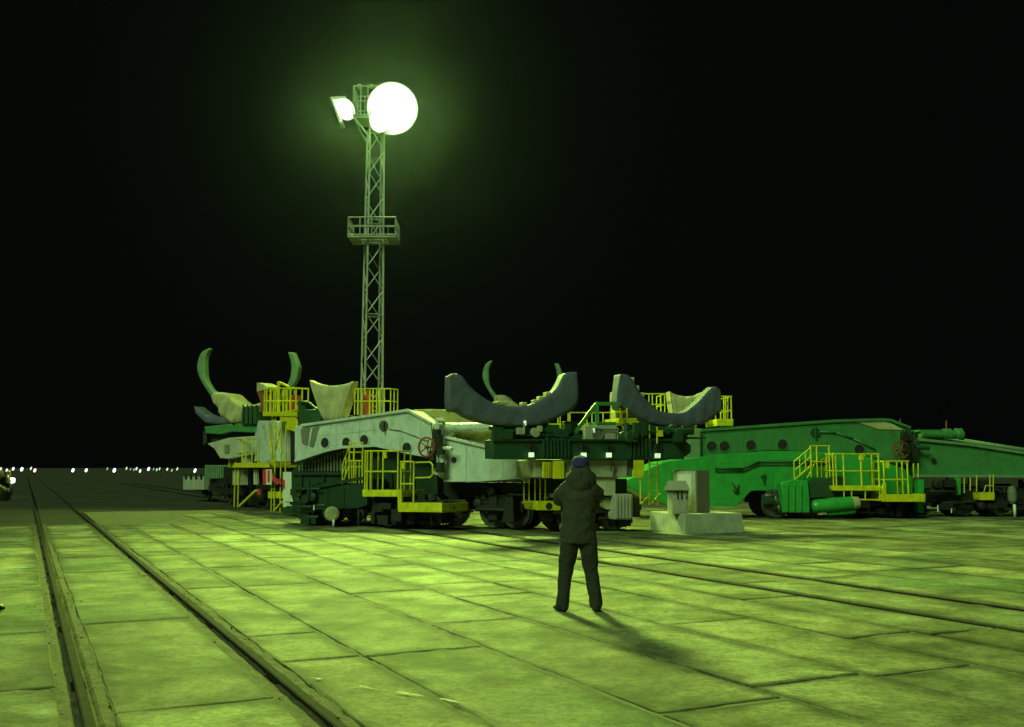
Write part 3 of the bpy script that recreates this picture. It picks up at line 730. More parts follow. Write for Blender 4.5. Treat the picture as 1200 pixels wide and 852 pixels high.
inner = [(727, 438.5), (736, 439.5), (744, 449), (750.6, 461), (764.6, 475), (772, 481), (788.6, 484), (803, 482.5), (817, 472), (831, 457), (838, 452.8), (844.2, 457)]
outer = [(726, 440), (722.6, 475.5), (733, 482), (744.5, 488), (756, 494), (768, 497.8), (786, 500), (804, 500), (815, 498.5), (825, 496.5), (836, 489), (845, 481.5)]
K2 = Plane(722, 27.0, 845, 28.2)
bm = new(); ribbon(bm, K2, inner, outer, .1, .42, 5, 8, .007, 9, .03); cr = obj('cradle', bm, M['blue'], tk)
bm = new()
for x, y in ((741, 443), (747, 453), (753, 461)): rect(bm, K2, x-2, y-1, x+2.5, y+5, .12, .36)
obj('pad', bm, M['canvas'], cr, .02)
bm = new(); rect(bm, K, 585, 498, 655, 516, .25, .75); rect(bm, K2, 760, 499, 806, 516, .1, .6)
prism(bm, K, [(590, 490), (640, 490), (650, 508), (580, 508)], .6, 1.0)
obj('cradle_mount', bm, M['dkgreen'], tk, .02)
bm = new(); rect(bm, K, 607, 501, 614, 509, .0, .19); lathe(bm, K.pt(628, 507, .05), K.n, [(0, .08), (.0, .12), (.14, .13)], 18); rect(bm, K, 631, 499, 636, 506, .02, .19); bar(bm, K.pt(614, 509, .02), K.pt(614.5, 496, .02), .03)
obj('valve_gear', bm, M['palegrey'], tk, .01)
clutter(K, 582, 676, 501, 516, .02, .6, 44, 12, 'dkgreen', tk, 'deck_gear'); clutter(K, 726, 806, 502, 516, .0, .7, 56, 13, 'dkgreen', tk, 'deck_gear')
bm = new(); rect(bm, K, 614.5, 493, 616.7, 498.5, .0, .05); obj('glowing_marker_plate', bm, glow('marker_plate_glow', (.75, 1, .6), .7), tk)  # small plate with the same emission as those on the frame
# upper deck
bm = new(); rect(bm, K, 685.5, 498.5, 722, 516, .3, .9); rect(bm, K, 722.5, 501, 725, 516, .33, .85)
cab = obj('control_cabinet', bm, M['palegrey'], tk, .015)
c = K.pt(700.5, 508.5, .28); bm = new(); torus(bm, c, K.n, .15, .02, 24, 6)
for k in range(4): bar(bm, c+Vector((0, 0, -.11+.07*k))-K.e*.12, c+Vector((0, 0, -.11+.07*k))+K.e*.12, .01)
lathe(bm, c+K.n*.0, K.n, [(.004, .02), (.004, .14), (.02, .14)], 20)
obj('fan_grille', bm, M['cabdark'], cab)
bm = new(); rect(bm, K, 695.5, 502, 697.2, 507, .26, .298); obj('glowing_marker_plate', bm, glow('marker_plate_glow', (.75, 1, .6), .5), cab)  # small plate on the cabinet with the same emission
bm = new()
for yy in (.35, .95):
    path(bm, [K.pt(673, 509, yy), K.pt(686, 490, yy), K.pt(699, 473, yy), K.pt(727, 473.5, yy)], .065, 4); path(bm, [K.pt(699, 473, yy), K.pt(700, 497, yy)], .075, 4)
for q in ((699, 473), (700, 496), (725, 473)): bar(bm, K.pt(*q, .35), K.pt(*q, .95), .05, 4)
rect(bm, K, 700, 494.5, 722, 498.2, .32, .95)
obj('tube_frame', bm, M['midgreen'], tk, .006)
bm = new(); prism(bm, K, [(720.5, 459), (724, 458), (724, 470), (720, 470)], 1.2, 1.5); rect(bm, K, 721, 470, 725, 492, 1.2, 1.5); obj('post', bm, M['canvas'], tk)
bm = new(); rect(bm, K, 724, 478, 734, 492, 1.3, 1.6); obj('fire_drum', bm, M['red'], tk)
guard(K, tk, 1.9, (637, 654, 656.5, 666, 668, 688, 694, 707, 722), 483, 509, (483.5, 497), 0, .018)
platform(K, tk, 647, 663, 508, 513, 1.0, .9)
guard(K, tk, .7, (727, 735), 478, 496, (482,), .6, .02)
platform(K, tk, 726, 746, 490, 497, .6, .9)
bm = new(); bar(bm, K.pt(729, 497, .7), K.pt(741, 520, .7), .045, 4); bar(bm, K.pt(742, 501, .7), K.pt(746, 518, .7), .04, 4); bar(bm, K.pt(737, 500, .75), K.pt(735, 512, .75), .02)
for x in (761, 770): bar(bm, K.pt(x, 500, .05), K.pt(x, 520, .05), .022)
obj('brace', bm, M['yellow'], tk)
bm = new(); rect(bm, K, 770, 504, 777, 511.5, -.02, .02); rect(bm, K, 648.3, 540, 661, 561, .06, .1); rect(bm, K, 636, 541.5, 646, 560, .1, .14); rect(bm, K, 743, 539.2, 754.5, 560, .06, .1)
for i in range(3): rect(bm, K, 637+i*2.8, 542, 638.2+i*2.8, 560, .06, .098)
obj('warning_board', bm, M['yellow'], tk)
# undercarriage
bm = new(); rect(bm, K, 626, 538.8, 735, 559.5, .22, 1.6)
beam = obj('main_beam', bm, M['palegrey'], tk, .02)
bm = new(); rect(bm, K, 735, 538.8, 741, 559, .27, 1.5); obj('beam_end', bm, M['cabdark'], beam)
bm = new(); lathe(bm, K.pt(719, 548, .16), K.n, [(0, .04), (0, .08), (.055, .09)], 14); bar(bm, K.pt(719, 548, .16), K.pt(718, 556, .16), .03); obj('valve', bm, M['cabdark'], beam)
bm = new(); rect(bm, K, 697, 560, 721.5, 581, .3, 1.6); obj('support_block', bm, M['cabinet'], tk, .02)
bm = new(); rect(bm, K, 721, 579, 741.5, 609, .15, .9)
bb = obj('battery_box', bm, M['palegrey'], tk, .02)
bm = new()
for i in range(5): rect(bm, K, 722.8+i*3.8, 581, 724.3+i*3.8, 607, .12, .147)
obj('rib', bm, M['palegrey'], bb)
bm = new(); lathe(bm, K.pt(712, 590, .45), K.n, [(0, .03), (0, .16), (.5, .17)], 20); q = K.pt(715, 604, .5); bar(bm, Vector((q.x, q.y, q.z-.08)), q+Vector((0, 0, .1)), .05, 8); obj('air_reservoir', bm, M['canvas'], tk)
bogie(K, 650, 748, .55, 2.6, tk, .42, .9, 'black')
clutter(K, 640, 745, 590, 612, .5, 1.6, 40, 15, 'black', tk)
bm = new(); rect(bm, K, 640, 561, 735, 578, 1.0, 2.2); obj('underframe', bm, M['black'], tk, .02)
bm = new()
for x in (614, 620, 627, 633, 639): 
    p = K.pt(x, 561, .9); bar(bm, p, K.pt(x, 590, .9), .02)
bar(bm, K.pt(612, 589, .9), K.pt(645, 589, .9), .03); obj('stair_railing', bm, M['yellow'], tk)
platform(K, tk, 629, 657, 587, 598, .6, .9, 'step')
bm = new()
for x in (761, 770.5): bar(bm, K.pt(x, 540, 2.2), K.pt(x, 592, 2.2), .024)
for i in range(8): bar(bm, K.pt(761, 544+6*i, 2.2), K.pt(770.5, 544+6*i, 2.2), .014)
bar(bm, K.pt(750.5, 560, .12), K.pt(750.5, 591, .12), .022); path(bm, [K.pt(750, 592, 2.2), K.pt(762, 579, 2.2)], .02); path(bm, [K.pt(764, 590, 2.2), K.pt(774, 578, 2.2)], .02)
obj('ladder', bm, M['yellow'], tk)

# ------------------------------------------------------------------ far wagons with horned clamps
def clamp(parent, pl, fx, fy, k, y):
    """two curved horns over a canvas-covered saddle; k scales rows and bearings measured on the near one"""
    mp = lambda L_: [(fx+(a-290)*k, fy+(b-408)*k) for a, b in L_]
    bm = new(); ribbon(bm, pl, mp([(245, 408), (235.6, 414), (231, 429), (234, 442.5), (242.5, 457.5), (251, 470)]), mp([(245.5, 409), (241, 419), (240.6, 431), (242.5, 446), (252, 460), (262, 470)]), y, y+.22, 6, 3)
    obj('clamp_arm', bm, M['ltgreen'], parent)
    bm = new(); ribbon(bm, pl, mp([(337.5, 413), (341, 425), (341, 437.5), (337.5, 449), (329, 461), (318, 470)]), mp([(344, 413), (349, 426), (350, 433), (347, 446), (335, 462), (324, 478)]), y, y+.22, 6, 3)
    obj('clamp_arm', bm, M['ltgreen'], parent)
    cover(pl, parent, mp([(248, 463), (252, 460), (265, 460.6), (273, 467.5), (283, 474), (293, 475.5), (306, 472)]), mp([(249, 471), (254, 476), (257, 484), (266, 493), (275, 496), (284, 494), (301, 492.5)]), y-.15, y+.9, fold=.05, freq=4)
    bm = new(); prism(bm, pl, mp([(284, 477), (303, 475), (300, 497), (282, 497)]), y-.24, y+.8)
    for i in range(4): 
        q = mp([(284+5*i, 474), (286+5*i, 496)]); rect(bm, pl, q[0][0], q[0][1], q[0][0]+1.2, q[1][1], y-.31, y-.243)
    obj('saddle_bracket', bm, M['dkgreen'], parent, .015)
    bm = new(); ribbon(bm, pl, mp([(227.5, 476), (234, 481), (242.5, 486), (259, 489), (285, 489)]), mp([(229, 484), (237, 491.5), (243, 496), (260, 497), (285, 497)]), y+.3, y+1.0, 5, 3)
    obj('cradle', bm, M['blue'], parent)
    bm = new(); prism(bm, pl, mp([(239, 500), (275, 496), (297, 495), (330, 497), (330, 508), (271, 506), (258, 509), (241, 508)]), y-.1, y+2.4)
    obj('upper_hull', bm, M['midgreen'], parent, .03)
    bm = new(); prism(bm, pl, mp([(238, 505), (242, 505), (242.5, 518), (238, 522)]), y-.05, y+.3); prism(bm, pl, mp([(243, 508), (330, 507), (330, 513), (243, 520)]), y+.2, y+2.2); obj('hull_frame', bm, M['black'], parent)
    bm = new(); prism(bm, pl, mp([(242.5, 520), (268, 513), (297, 511), (330, 512), (330, 532), (298, 532), (268, 538), (257.6, 537), (251, 526)]), y-.1, y+2.6)
    lo = obj('lower_hull', bm, M['palegrey'], parent, .03)
    bm = new(); q = mp([(263, 521), (268, 531)]); rect(bm, pl, q[0][0], q[0][1], q[1][0], q[1][1], y-.14, y-.103); obj('vent', bm, M['cabdark'], lo)
B = Plane(236, 47.5, 330, 36.5); BF = Plane(236, 42.5, 345, 41.0)
tb = thing('clamp_wagon', 'far wagon with tall curved green clamp horns and a tall yellow stair tower', 'rocket wagon', B.gz(300, 1))
clamp(tb, BF, 290, 408, 1.0, 0)
bm = new(); rect(bm, B, 297.5, 493, 316, 541, .6, 2.6); rect(bm, B, 316.5, 494, 339, 541, .9, 2.5)
cab = obj('control_cabinet', bm, M['pale'], tb, .02)
bm = new()
for i in range(7): rect(bm, B, 299+i*2.5, 495, 300+i*2.5, 539, .54, .597)
obj('rib', bm, M['pale'], cab)
bm = new(); rect(bm, B, 340.5, 498, 346, 545, .4, 2.2); rect(bm, B, 255, 547, 340, 572, 1.2, 2.8); rect(bm, B, 268, 535, 345, 548, 1.3, 2.6)
obj('chassis', bm, M['black'], tb, .02)
bogie(B, 258, 283, .7, 2.7, tb, .44, .95, 'black'); bogie(B, 297, 332, .7, 2.7, tb, .44, .95, 'black')
clutter(B, 255, 335, 560, 596, .5, 1.6, 60, 21, 'black', tb)
# stair tower
def ex(bm):
    for x in (309, 314, 323, 327, 331, 335, 340, 345): bar(bm, B.pt(x, 484, 1.3), B.pt(x, 457, 1.3), .022)
guard(B, tb, .1, (309.5, 312, 317, 320.5, 326.5, 332, 336, 340, 346.5), 454, 485, (455, 470), .45, .03, ex)
bm = new(); bar(bm, B.pt(326.5, 447, .08), B.pt(326.5, 486, .08), .06); prism(bm, B, [(327, 447), (338, 452), (338, 454), (327, 450)], .08, .14); obj('corner_post', bm, M['yellow'], tb)
platform(B, tb, 308, 347.5, 482.5, 487.5, .0, 1.6)
bm = new(); prism(bm, B, [(328, 488.5), (346, 488.5), (348.5, 506.5), (336, 503), (336, 494), (328, 494)], .05, .12); obj('warning_board', bm, M['yellow'], tb)
bm = new(); prism(bm, B, [(345.5, 488), (348.5, 489), (350, 510), (346, 513)], .3, .5); rect(bm, B, 306, 461, 309, 482, .5, .8); rect(bm, B, 338, 463, 343, 482, 1.0, 1.4); prism(bm, B, [(301, 459), (306, 459), (309, 470), (307, 482), (305, 470)], .4, .8); obj('fire_drum', bm, M['red'], tb)
bm = new(); prism(bm, B, [(301, 448.5), (305, 449), (313, 453), (310, 456), (306, 458), (301, 459)], .4, .9); obj('canvas_hood', bm, M['canvas'], tb)
bm = new()
for x, yt in ((319.5, 487), (323, 487), (330, 487), (335.5, 487)): bar(bm, B.pt(x, yt, .15), B.gz(x-.5, .15, .05), .026)
bar(bm, B.pt(313, 500, .2), B.pt(322, 548, .2), .03); bar(bm, B.pt(324, 500, .15), B.pt(330, 531, .15), .035); bar(bm, B.pt(330, 497, .2), B.pt(318, 548, .2), .025)
for i in range(12): bar(bm, B.pt(319.5, 492+9*i, .15), B.pt(323, 492+9*i, .15), .015)
bar(bm, B.pt(281, 593, .1), B.pt(300, 575, .1), .06, 4); bar(bm, B.pt(322, 598, .1), B.pt(331, 588, .1), .05, 4)
for x in (275.8, 280): bar(bm, B.pt(x, 548, .1), B.gz(x, .1, .05), .03)
obj('ladder', bm, M['yellow'], tb)
guard(B, tb, .0, (268.5, 272, 276, 283.5, 288), 513, 546, (514, 530), .5, .026)
platform(B, tb, 267.5, 315.5, 542.5, 548, -.05, 1.5)
bm = new(); rect(bm, B, 314, 576, 331, 584, .2, .3); obj('step', bm, M['yellow'], tb)
bm = new(); rect(bm, B, 272.5, 550, 281, 568.5, .15, .5); prism(bm, B, [(281, 543), (282, 535), (285.5, 532), (286, 543)], .2, .5); rect(bm, B, 304, 539, 312, 542.4, .1, .4); rect(bm, B, 297, 550, 298.5, 568, .2, .3); rect(bm, B, 299.2, 550, 300.5, 568, .2, .3)
obj('locker', bm, M['cabinet'], tb, .01)
for x0, x1, a, b, s in ((308.5, 317.5, 550, 568, 1.5), (331.5, 343.5, 553, 594, 1.3)):
    bm = new(); rect(bm, B, x0, a, x1, b, -.06, -.02); mk = obj('marker_board', bm, M['white'], tb)
    bm = new()
    if s == 1.3:
        for x in (x0-.6, x1-1.2): rect(bm, B, x, a+9, x+1.8, a+19, -.10, -.063)
    else:
        rect(bm, B, x0-.6, a, x0+2.2, b, -.10, -.063); rect(bm, B, x0+5, a+1, x0+6.5, b-3, -.10, -.063)
    obj('red_marking', bm, M['redmark'], mk)
bm = new(); prism(bm, B, [(319, 555), (325, 562), (329, 560), (329, 566), (324, 568), (318, 561)], -.02, .0); rect(bm, B, 301.5, 573, 304.5, 580, .1, .14); obj('red_marking', bm, M['redmark'], tb)
bm = new(); rect(bm, B, 331, 594.5, 343, 602, -.05, .4); obj('footing', bm, M['dkgreen'], tb)

FF = Plane(560, 54, 660, 53.2)
tf = thing('clamp_wagon', 'far wagon whose two curved clamp horns rise behind the larger left blue cradle', 'rocket wagon', FF.gz(610, 1))
clamp(tf, FF, 612, 422, .79, 0)
bm = new(); rect(bm, FF, 578, 520, 668, 545, .2, 2.6); obj('chassis', bm, M['black'], tf, .02)
bogie(FF, 580, 612, .3, 2.4, tf, .46, 1.0, 'black'); bogie(FF, 630, 662, .3, 2.4, tf, .46, 1.0, 'black')

# low wagon at the far left end
Lw = Plane(214, 53, 272, 47.0)
tl = thing('flat_wagon', 'low pale wagon with ribbed box sides standing furthest left in the row', 'rail wagon', Lw.gz(245, 1))
bm = new(); rect(bm, Lw, 214.5, 558.5, 238.5, 574, .3, 2.4); bx1 = obj('end_box', bm, M['palegrey'], tl, .02)
bm = new(); 
for i in range(4): lathe(bm, Lw.pt(217.5+i*6, 558.5, .26), Lw.n, [(0, .05), (.0, .16), (.035, .17)], 14)
obj('cable_port', bm, M['black'], bx1)
bm = new(); rect(bm, Lw, 240, 545, 270, 561, .3, 2.4); bx2 = obj('side_box', bm, M['ltgreen'], tl, .02)
bm = new()
for i in range(12): rect(bm, Lw, 240.5+i*2.5, 546, 241.6+i*2.5, 560, .24, .297)
obj('rib', bm, M['ltgreen'], bx2)
bm = new(); rect(bm, Lw, 239, 561.5, 272, 573, .6, 2.2); obj('chassis', bm, M['black'], tl, .02)
bogie(Lw, 228, 270, .5, 2.3, tl, .42, .8, 'black')

# ------------------------------------------------------------------ plinth and cabinets
cc = Vector((gx(801, 26.0), 26.0, 0)); e1 = Vector((.93, .37, 0)).normalized(); e2 = Vector((-e1.y, e1.x, 0))
E1, E2 = 1.85, 1.9
bm = new(); ctr = cc+e1*E1/2+e2*E2/2; hexa(bm, ctr, e1, e2, E1, E2, -.06, .50, .95, .95)
bmesh.ops.subdivide_edges(bm, edges=bm.edges[:], cuts=5, use_grid_fill=True)
for v in bm.verts: v.co += Vector((noise.noise(v.co*3), noise.noise(v.co*3+Vector((5, 0, 0))), noise.noise(v.co*3+Vector((0, 5, 0))) if v.co.z > .1 else 0))*.018
pb = topmesh('concrete_plinth', bm, M['concrete'], 'low concrete plinth with sloping sides under two small cabinets, right of the person', 'plinth', ctr, None, .02)
z0 = .495
kb = Vector((gx(816.5, 26.75), 26.75, 0)); f1 = Vector((.80, .60, 0)).normalized(); f2 = Vector((-f1.y, f1.x, 0))
tc_ = thing('electrical_cabinet', 'tall cream cabinet, right side coloured dark as in shade, standing on the concrete plinth', 'cabinet', kb+Vector((0, 0, z0)))
hz = pt(816, 551, 26.75).z
bm = new(); hexa(bm, kb+f1*.24+f2*.42, f1, f2, .5, .84, z0, hz); body = obj('body', bm, M['cabdark'], tc_, .012)  # dark body colour holds the shade of the right side
bm = new(); hexa(bm, kb-f1*.03+f2*.42, f1, f2, .035, .80, z0+.03, hz-.03); dr = obj('door', bm, M['cabinet'], tc_, .006)
bm = new(); hexa(bm, kb-f1*.052+f2*.42, f1, f2, .008, .50, z0+.2, hz-.1); obj('panel', bm, M['white'], dr)
bm = new(); bar(bm, kb-f1*.07+f2*.3+Vector((0, 0, 1.1)), kb-f1*.07+f2*.3+Vector((0, 0, 1.25)), .016, 8); obj('handle', bm, M['black'], dr)
hb = Vector((gx(796, 26.3), 26.3, 0))
th = thing('meter_box', 'small gabled metal box in front of the tall cream cabinet on the plinth', 'meter box', hb+Vector((0, 0, z0)))
g1 = Vector((.97, .24, 0)).normalized(); g2 = Vector((-g1.y, g1.x, 0)); hh = pt(796, 573, 26.3).z; hr = pt(796, 563.5, 26.3).z
bm = new(); hexa(bm, hb+g2*.15, g1, g2, .44, .34, z0, hh); bd = obj('body', bm, M['palegrey'], th, .01)
bm = new(); hexa(bm, hb+g2*.13-g1*.02, g1, g2, .56, .48, hh-.03, hr, .66, .7)
obj('roof', bm, M['palegrey'], th)
bm = new()
for dx, tl_ in ((-.06, -.03), (.04, 0), (.17, .06)):
    q = hb+g1*dx-g2*.035+Vector((0, 0, hh-.26)); bar(bm, q, q+g1*tl_+Vector((0, 0, .22)), .018, 8)
obj('cable_gland', bm, M['black'], bd)
bm = new(); hexa(bm, hb-g2*.025+g1*.03, g1, g2, .3, .012, z0+.05, hh-.3); obj('door', bm, M['palegrey'], bd)

# ------------------------------------------------------------------ floodlight mast
MD = 42.0
mb = Vector((gx(434.5, MD), MD, 0))
tm = thing('lattice_light_mast', 'tall lattice mast topped by blazing floodlights rising behind the pale erector', 'light mast', mb)
zt = pt(440, 152, MD).z
ya = .35; ex_, ey_ = Vector((math.cos(ya), math.sin(ya), 0)), Vector((-math.sin(ya), math.cos(ya), 0))
def leg(i, z):
    w_ = (1.0-.26*z/zt)/2*.82; sx, sy = ((-1, -1), (1, -1), (1, 1), (-1, 1))[i]
    top = Vector((0, 0, 0))
    return mb+top+ex_*sx*w_+ey_*sy*w_+Vector((0, 0, z))
for i in range(4):
    bm = new(); bar(bm, leg(i, -.05), leg(i, zt), .06, 4, .045); obj('leg', bm, M['mast'], tm)
bm = new(); nb = 16
for f in range(4):
    for k in range(nb):
        z0_, z1_ = zt*k/nb, zt*(k+1)/nb; a, b = f, (f+1) % 4
        if k % 2: a, b = b, a
        bar(bm, leg(a, z0_), leg(b, z1_), .026, 5)
        if k % 4 == 0: bar(bm, leg(a, z0_), leg(b, z0_), .03, 5)
    bar(bm, leg(f, zt-.05), leg((f+1) % 4, zt-.05), .04, 5)
obj('bracing', bm, M['mast'], tm)
bm = new(); la, lb = (leg(1, 0)+leg(2, 0))/2, (leg(1, zt)+leg(2, zt))/2
for s in (-.16, .16): bar(bm, la+ey_*s+ex_*.06, lb+ey_*s+ex_*.06, .02, 5)
for k in range(int(zt/.33)):
    p = la+(lb-la)*(k/(zt/.33))+ex_*.06; bar(bm, p-ey_*.16, p+ey_*.16, .012, 5)
obj('ladder', bm, M['mast'], tm)
pz = pt(438, 281, MD).z; pz1 = pt(438, 259.5, MD).z
def cage(bm, c, hx, hy, za, zb, r=.028):
    P = [c+Vector((sx*hx, sy*hy, 0)) for sx, sy in ((-1, -1), (1, -1), (1, 1), (-1, 1))]
    for i in range(4):
        a, b = P[i], P[(i+1) % 4]
        for z in (za+.06, (za+zb)/2, zb): bar(bm, a+Vector((0, 0, z)), b+Vector((0, 0, z)), r)
        for k in range(4):
            p = a+(b-a)*k/4; bar(bm, p+Vector((0, 0, za)), p+Vector((0, 0, zb)), r)
mc = Vector((gx(434.5, MD), MD, 0))
bm = new(); cage(bm, mc, 1.0, .75, pz, pz1); obj('guard_railing', bm, M['mast'], tm)
bm = new()
hexa(bm, mc, Vector((1, 0, 0)), Vector((0, 1, 0)), 2.04, .3, pz-.06, pz)
for s in (-1, 1): hexa(bm, mc+Vector((0, s*.6, 0)), Vector((1, 0, 0)), Vector((0, 1, 0)), 2.04, .34, pz-.06, pz)
for s in (-1, 1): hexa(bm, mc+Vector((s*.8, 0, 0)), Vector((1, 0, 0)), Vector((0, 1, 0)), .4, .86, pz-.064, pz-.004)
obj('platform', bm, M['mast'], tm)
# head frame
tz0, tz1 = pt(430, 147, MD).z, pt(430, 107, MD).z
hc = Vector((gx(427, MD), MD, 0))
bm = new(); cage(bm, hc, .62, .6, tz0+.2, tz1, .03)
for i in range(4):
    sx, sy = ((-1, -1), (1, -1), (1, 1), (-1, 1))[i]
    bar(bm, leg(i, zt-.5), hc+Vector((sx*.62, sy*.6, tz0+.2)), .045, 5)
hexa(bm, hc, Vector((1, 0, 0)), Vector((0, 1, 0)), 1.24, 1.2, tz0+.14, tz0+.2)
for s in (-.4, .1): lathe(bm, hc+Vector((s, -.4, tz1)), Vector((0, 0, 1)), [(0, .09), (.12, .11), (.16, .04)], 12)
obj('head_frame', bm, M['mast'], tm)
WHITE = glow('floodlight_lens_glow', (.90, 1.0, .78), 15.0)
def flood(c, aim, r, depth, visor=None):
    d = (aim-c).normalized(); bm = new()
    lathe(bm, c-d*depth, d, [(0, .05), (.03, r*.45), (depth*.5, r*.8), (depth-.02, r*1.14), (depth+.2*r, r*1.22), (depth+.2*r, r*1.19), (depth-.01, r*1.12)], 48)
    h = obj('floodlight', bm, M['mast'], tm)
    bm = new(); lathe(bm, c+d*.005, d, [(0, r*.78), (.12*r, r*.76), (.24*r, r*.62), (.31*r, r*.36), (.33*r, .02)], 40)
    obj('lens', bm, WHITE, h)
    bm = new(); q = [(-.004, r*.77), (.0, r*.80), (.03*r, r*.92), (.10*r, r*1.06), (.18*r, r*1.18), (.175*r, r*1.185), (.02*r, r*1.10), (-.02, r*.8)]
    lathe(bm, c, d, q, 48); bmesh.ops.delete(bm, geom=[f for f in bm.faces if len(f.verts) > 8], context='FACES_ONLY')
    obj('reflector', bm, M['white'], h)
    return h, d
AIM1 = Vector((4, 1, 0)); L1 = pt(459.5, 127, MD-1.1); h1, dir1 = flood(L1, AIM1, .90, .75)
AIM3 = Vector((16, 17, 0)); L3 = pt(445.5, 139.5, MD-1.3); h3, dir3 = flood(L3, AIM3, .46, .4)  # lower head added to even out the light on the ground
AIM2 = Vector((-17, 24, 0)); L2 = pt(405, 127, MD-.4); h2, dir2 = flood(L2, AIM2, .42, .35)
bm = new()
for q in ([(387, 113.5), (405, 112.5), (405, 115.5), (389, 117)], [(387, 114), (390, 117), (401, 143), (397.5, 144)]): prism(bm, Plane(380, MD-.75, 420, MD-.75), q, 0, .7)
obj('visor', bm, M['white'], h2, .008)
bm = new(); bar(bm, L3-dir3*.4, Vector((hc.x+.4, hc.y-.5, L3.z)), .05, 8); bar(bm, L1-dir1*.5, Vector((hc.x+.6, hc.y-.5, L1.z)), .07, 8); bar(bm, L2-dir2*.3, Vector((hc.x-.6, hc.y, L2.z)), .05, 8); obj('fixture_bracket', bm, M['mast'], tm)
def spot(name, loc, aim, power, col, size, blend, rad):
    l = bpy.data.lights.new(name, 'SPOT'); l.energy = power; l.color = col; l.spot_size = math.radians(size); l.spot_blend = blend; l.shadow_soft_size = rad
    o = bpy.data.objects.new(name, l); C.objects.link(o); o.location = loc; o.rotation_euler = (aim-loc).to_track_quat('-Z', 'Y').to_euler()
    return o
spot('floodlight_beam', L1+dir1*.9, AIM1, 58000, (.62, 1.0, .14), 78, 1.0, 2.2)
spot('added_floodlight_beam', L3+dir3*.5, AIM3, 27000, (.62, 1.0, .14), 132, .9, 1.5)  # wide beam of the added lower head
spot('side_floodlight_beam', L2+dir2*.9, AIM2, 14000, (.60, 1.0, .16), 116, .7, .25)

# ------------------------------------------------------------------ lamps along the horizon
def far_lamp(px, py, d, wpx, hpx, col, s, label, first):
    loc = Vector((gx(px, d), d, -.06)); c = pt(px, py, d); k = d/1173
    if first is None or True:
        t = thing('lamp_post', label, 'lamp', loc, 'lamps along the horizon')
        bm = new(); bar(bm, loc+Vector((0, .1*k, 0)), Vector((c.x, c.y+.1*k, c.z)), .06, 6); obj('post', bm, M['black'], t)
        bm = new()
        u = Vector((.35, 0, 1)).normalized()
        lathe(bm, c-u*(hpx*k/2), u, [(0, wpx*k*.2), (hpx*k*.2, wpx*k*.5), (hpx*k*.8, wpx*k*.5), (hpx*k, wpx*k*.2)], 10)
        obj('lamp_head', bm, glow('far_lamp_glow', col, s), t)
cool = (.8, .85, 1.0); grn = (.6, 1.0, .55); pink = (1.0, .45, .65)
FL = [(1, 549.5, 2.2, 4, grn, 1.2, 'dim greenish horizon lamp at the very left edge of the photo'),
 (8, 551, 2.6, 4, cool, 1.3, 'small white horizon lamp, second in from the photo left edge'),
 (15.5, 549.5, 3, 4.5, cool, 1.6, 'small white horizon lamp, third in from the photo left edge'),
 (25.5, 550, 3.6, 5.5, cool, 2.2, 'brightest of the small lamps on the horizon left of the red lamp'),
 (36.3, 549, 2, 4.5, grn, .9, 'thin greenish lamp on the horizon touching the red lamp'),
 (40.8, 551.3, 3.4, 5, pink, 2.4, 'red tinted lamp on the horizon'),
 (85.5, 551.2, 3.4, 5, cool, 2.6, 'left one of two white horizon lamps beyond the far end of the track'),
 (101, 551.2, 3.2, 5, cool, 2.2, 'right one of two white horizon lamps beyond the far end of the track'),
 (125.8, 549.5, 1.6, 4, cool, .35, 'very dim lamp left of the single bright white horizon lamp'),
 (134, 551.2, 3.6, 5.5, cool, 3.0, 'single bright white lamp at the left end of the horizon cluster'),
 (148.3, 549, 1.8, 4, grn, .9, 'first thin greenish lamp in the horizon cluster'),
 (153, 550, 1.3, 3.6, cool, .3, 'faint lamp after the first greenish one in the horizon cluster'),
 (157, 550.5, 1.4, 3.6, grn, .4, 'faint greenish lamp before the pair in the horizon cluster'),
 (160, 549.3, 2, 4.2, grn, 1.3, 'greenish lamp just left of the low pinkish lamp in the horizon cluster'),
 (164.2, 552, 2.4, 4.5, (1, .8, .9), 1.6, 'low pinkish lamp in the horizon cluster'),
 (174.2, 549.6, 3, 5, cool, 2.2, 'brightest bluish lamp in the middle of the horizon cluster'),
 (180, 549.8, 1.3, 3.6, cool, .3, 'faint lamp right of the bright bluish one in the horizon cluster'),
 (183.7, 550.5, 1.6, 4, grn, .8, 'left one of two close greenish lamps in the horizon cluster'),
 (187, 549.5, 1.6, 4, grn, .8, 'right one of two close greenish lamps in the horizon cluster'),
 (196, 550, 2.2, 4, grn, .9, 'squat greenish lamp near the right end of the horizon cluster'),
 (201.5, 551.3, 1.6, 4, (1, .7, .6), .5, 'dim warm lamp near the right end of the horizon cluster'),
 (207.8, 549.6, 1.9, 4, grn, 1.0, 'last greenish lamp at the right end of the horizon cluster'),
 (228.5, 551.5, 3, 5.5, cool, 2.6, 'white lamp right above the low pale wagon')]
for px, py, a, b, c_, s, lab in FL: far_lamp(px, py, 260, a*.8, b*.85, c_, s*1.1, lab, None)
t = thing('bollard_lamp', 'bright white low lamp beside the person cut off by the left edge', 'lamp', (gx(14, 62), 62, -.06))
c = pt(14, 563, 62)
bm = new(); bar(bm, Vector((c.x, c.y, -.06)), Vector((c.x, c.y, c.z-.13)), .06, 8); obj('post', bm, M['black'], t)
bm = new(); lathe(bm, c-Vector((0, 0, .16)), Vector((0, 0, 1)), [(0, .08), (.04, .17), (.28, .17), (.33, .06)], 16); obj('lamp_head', bm, glow('bollard_glow', (1, 1, .9), 5), t)

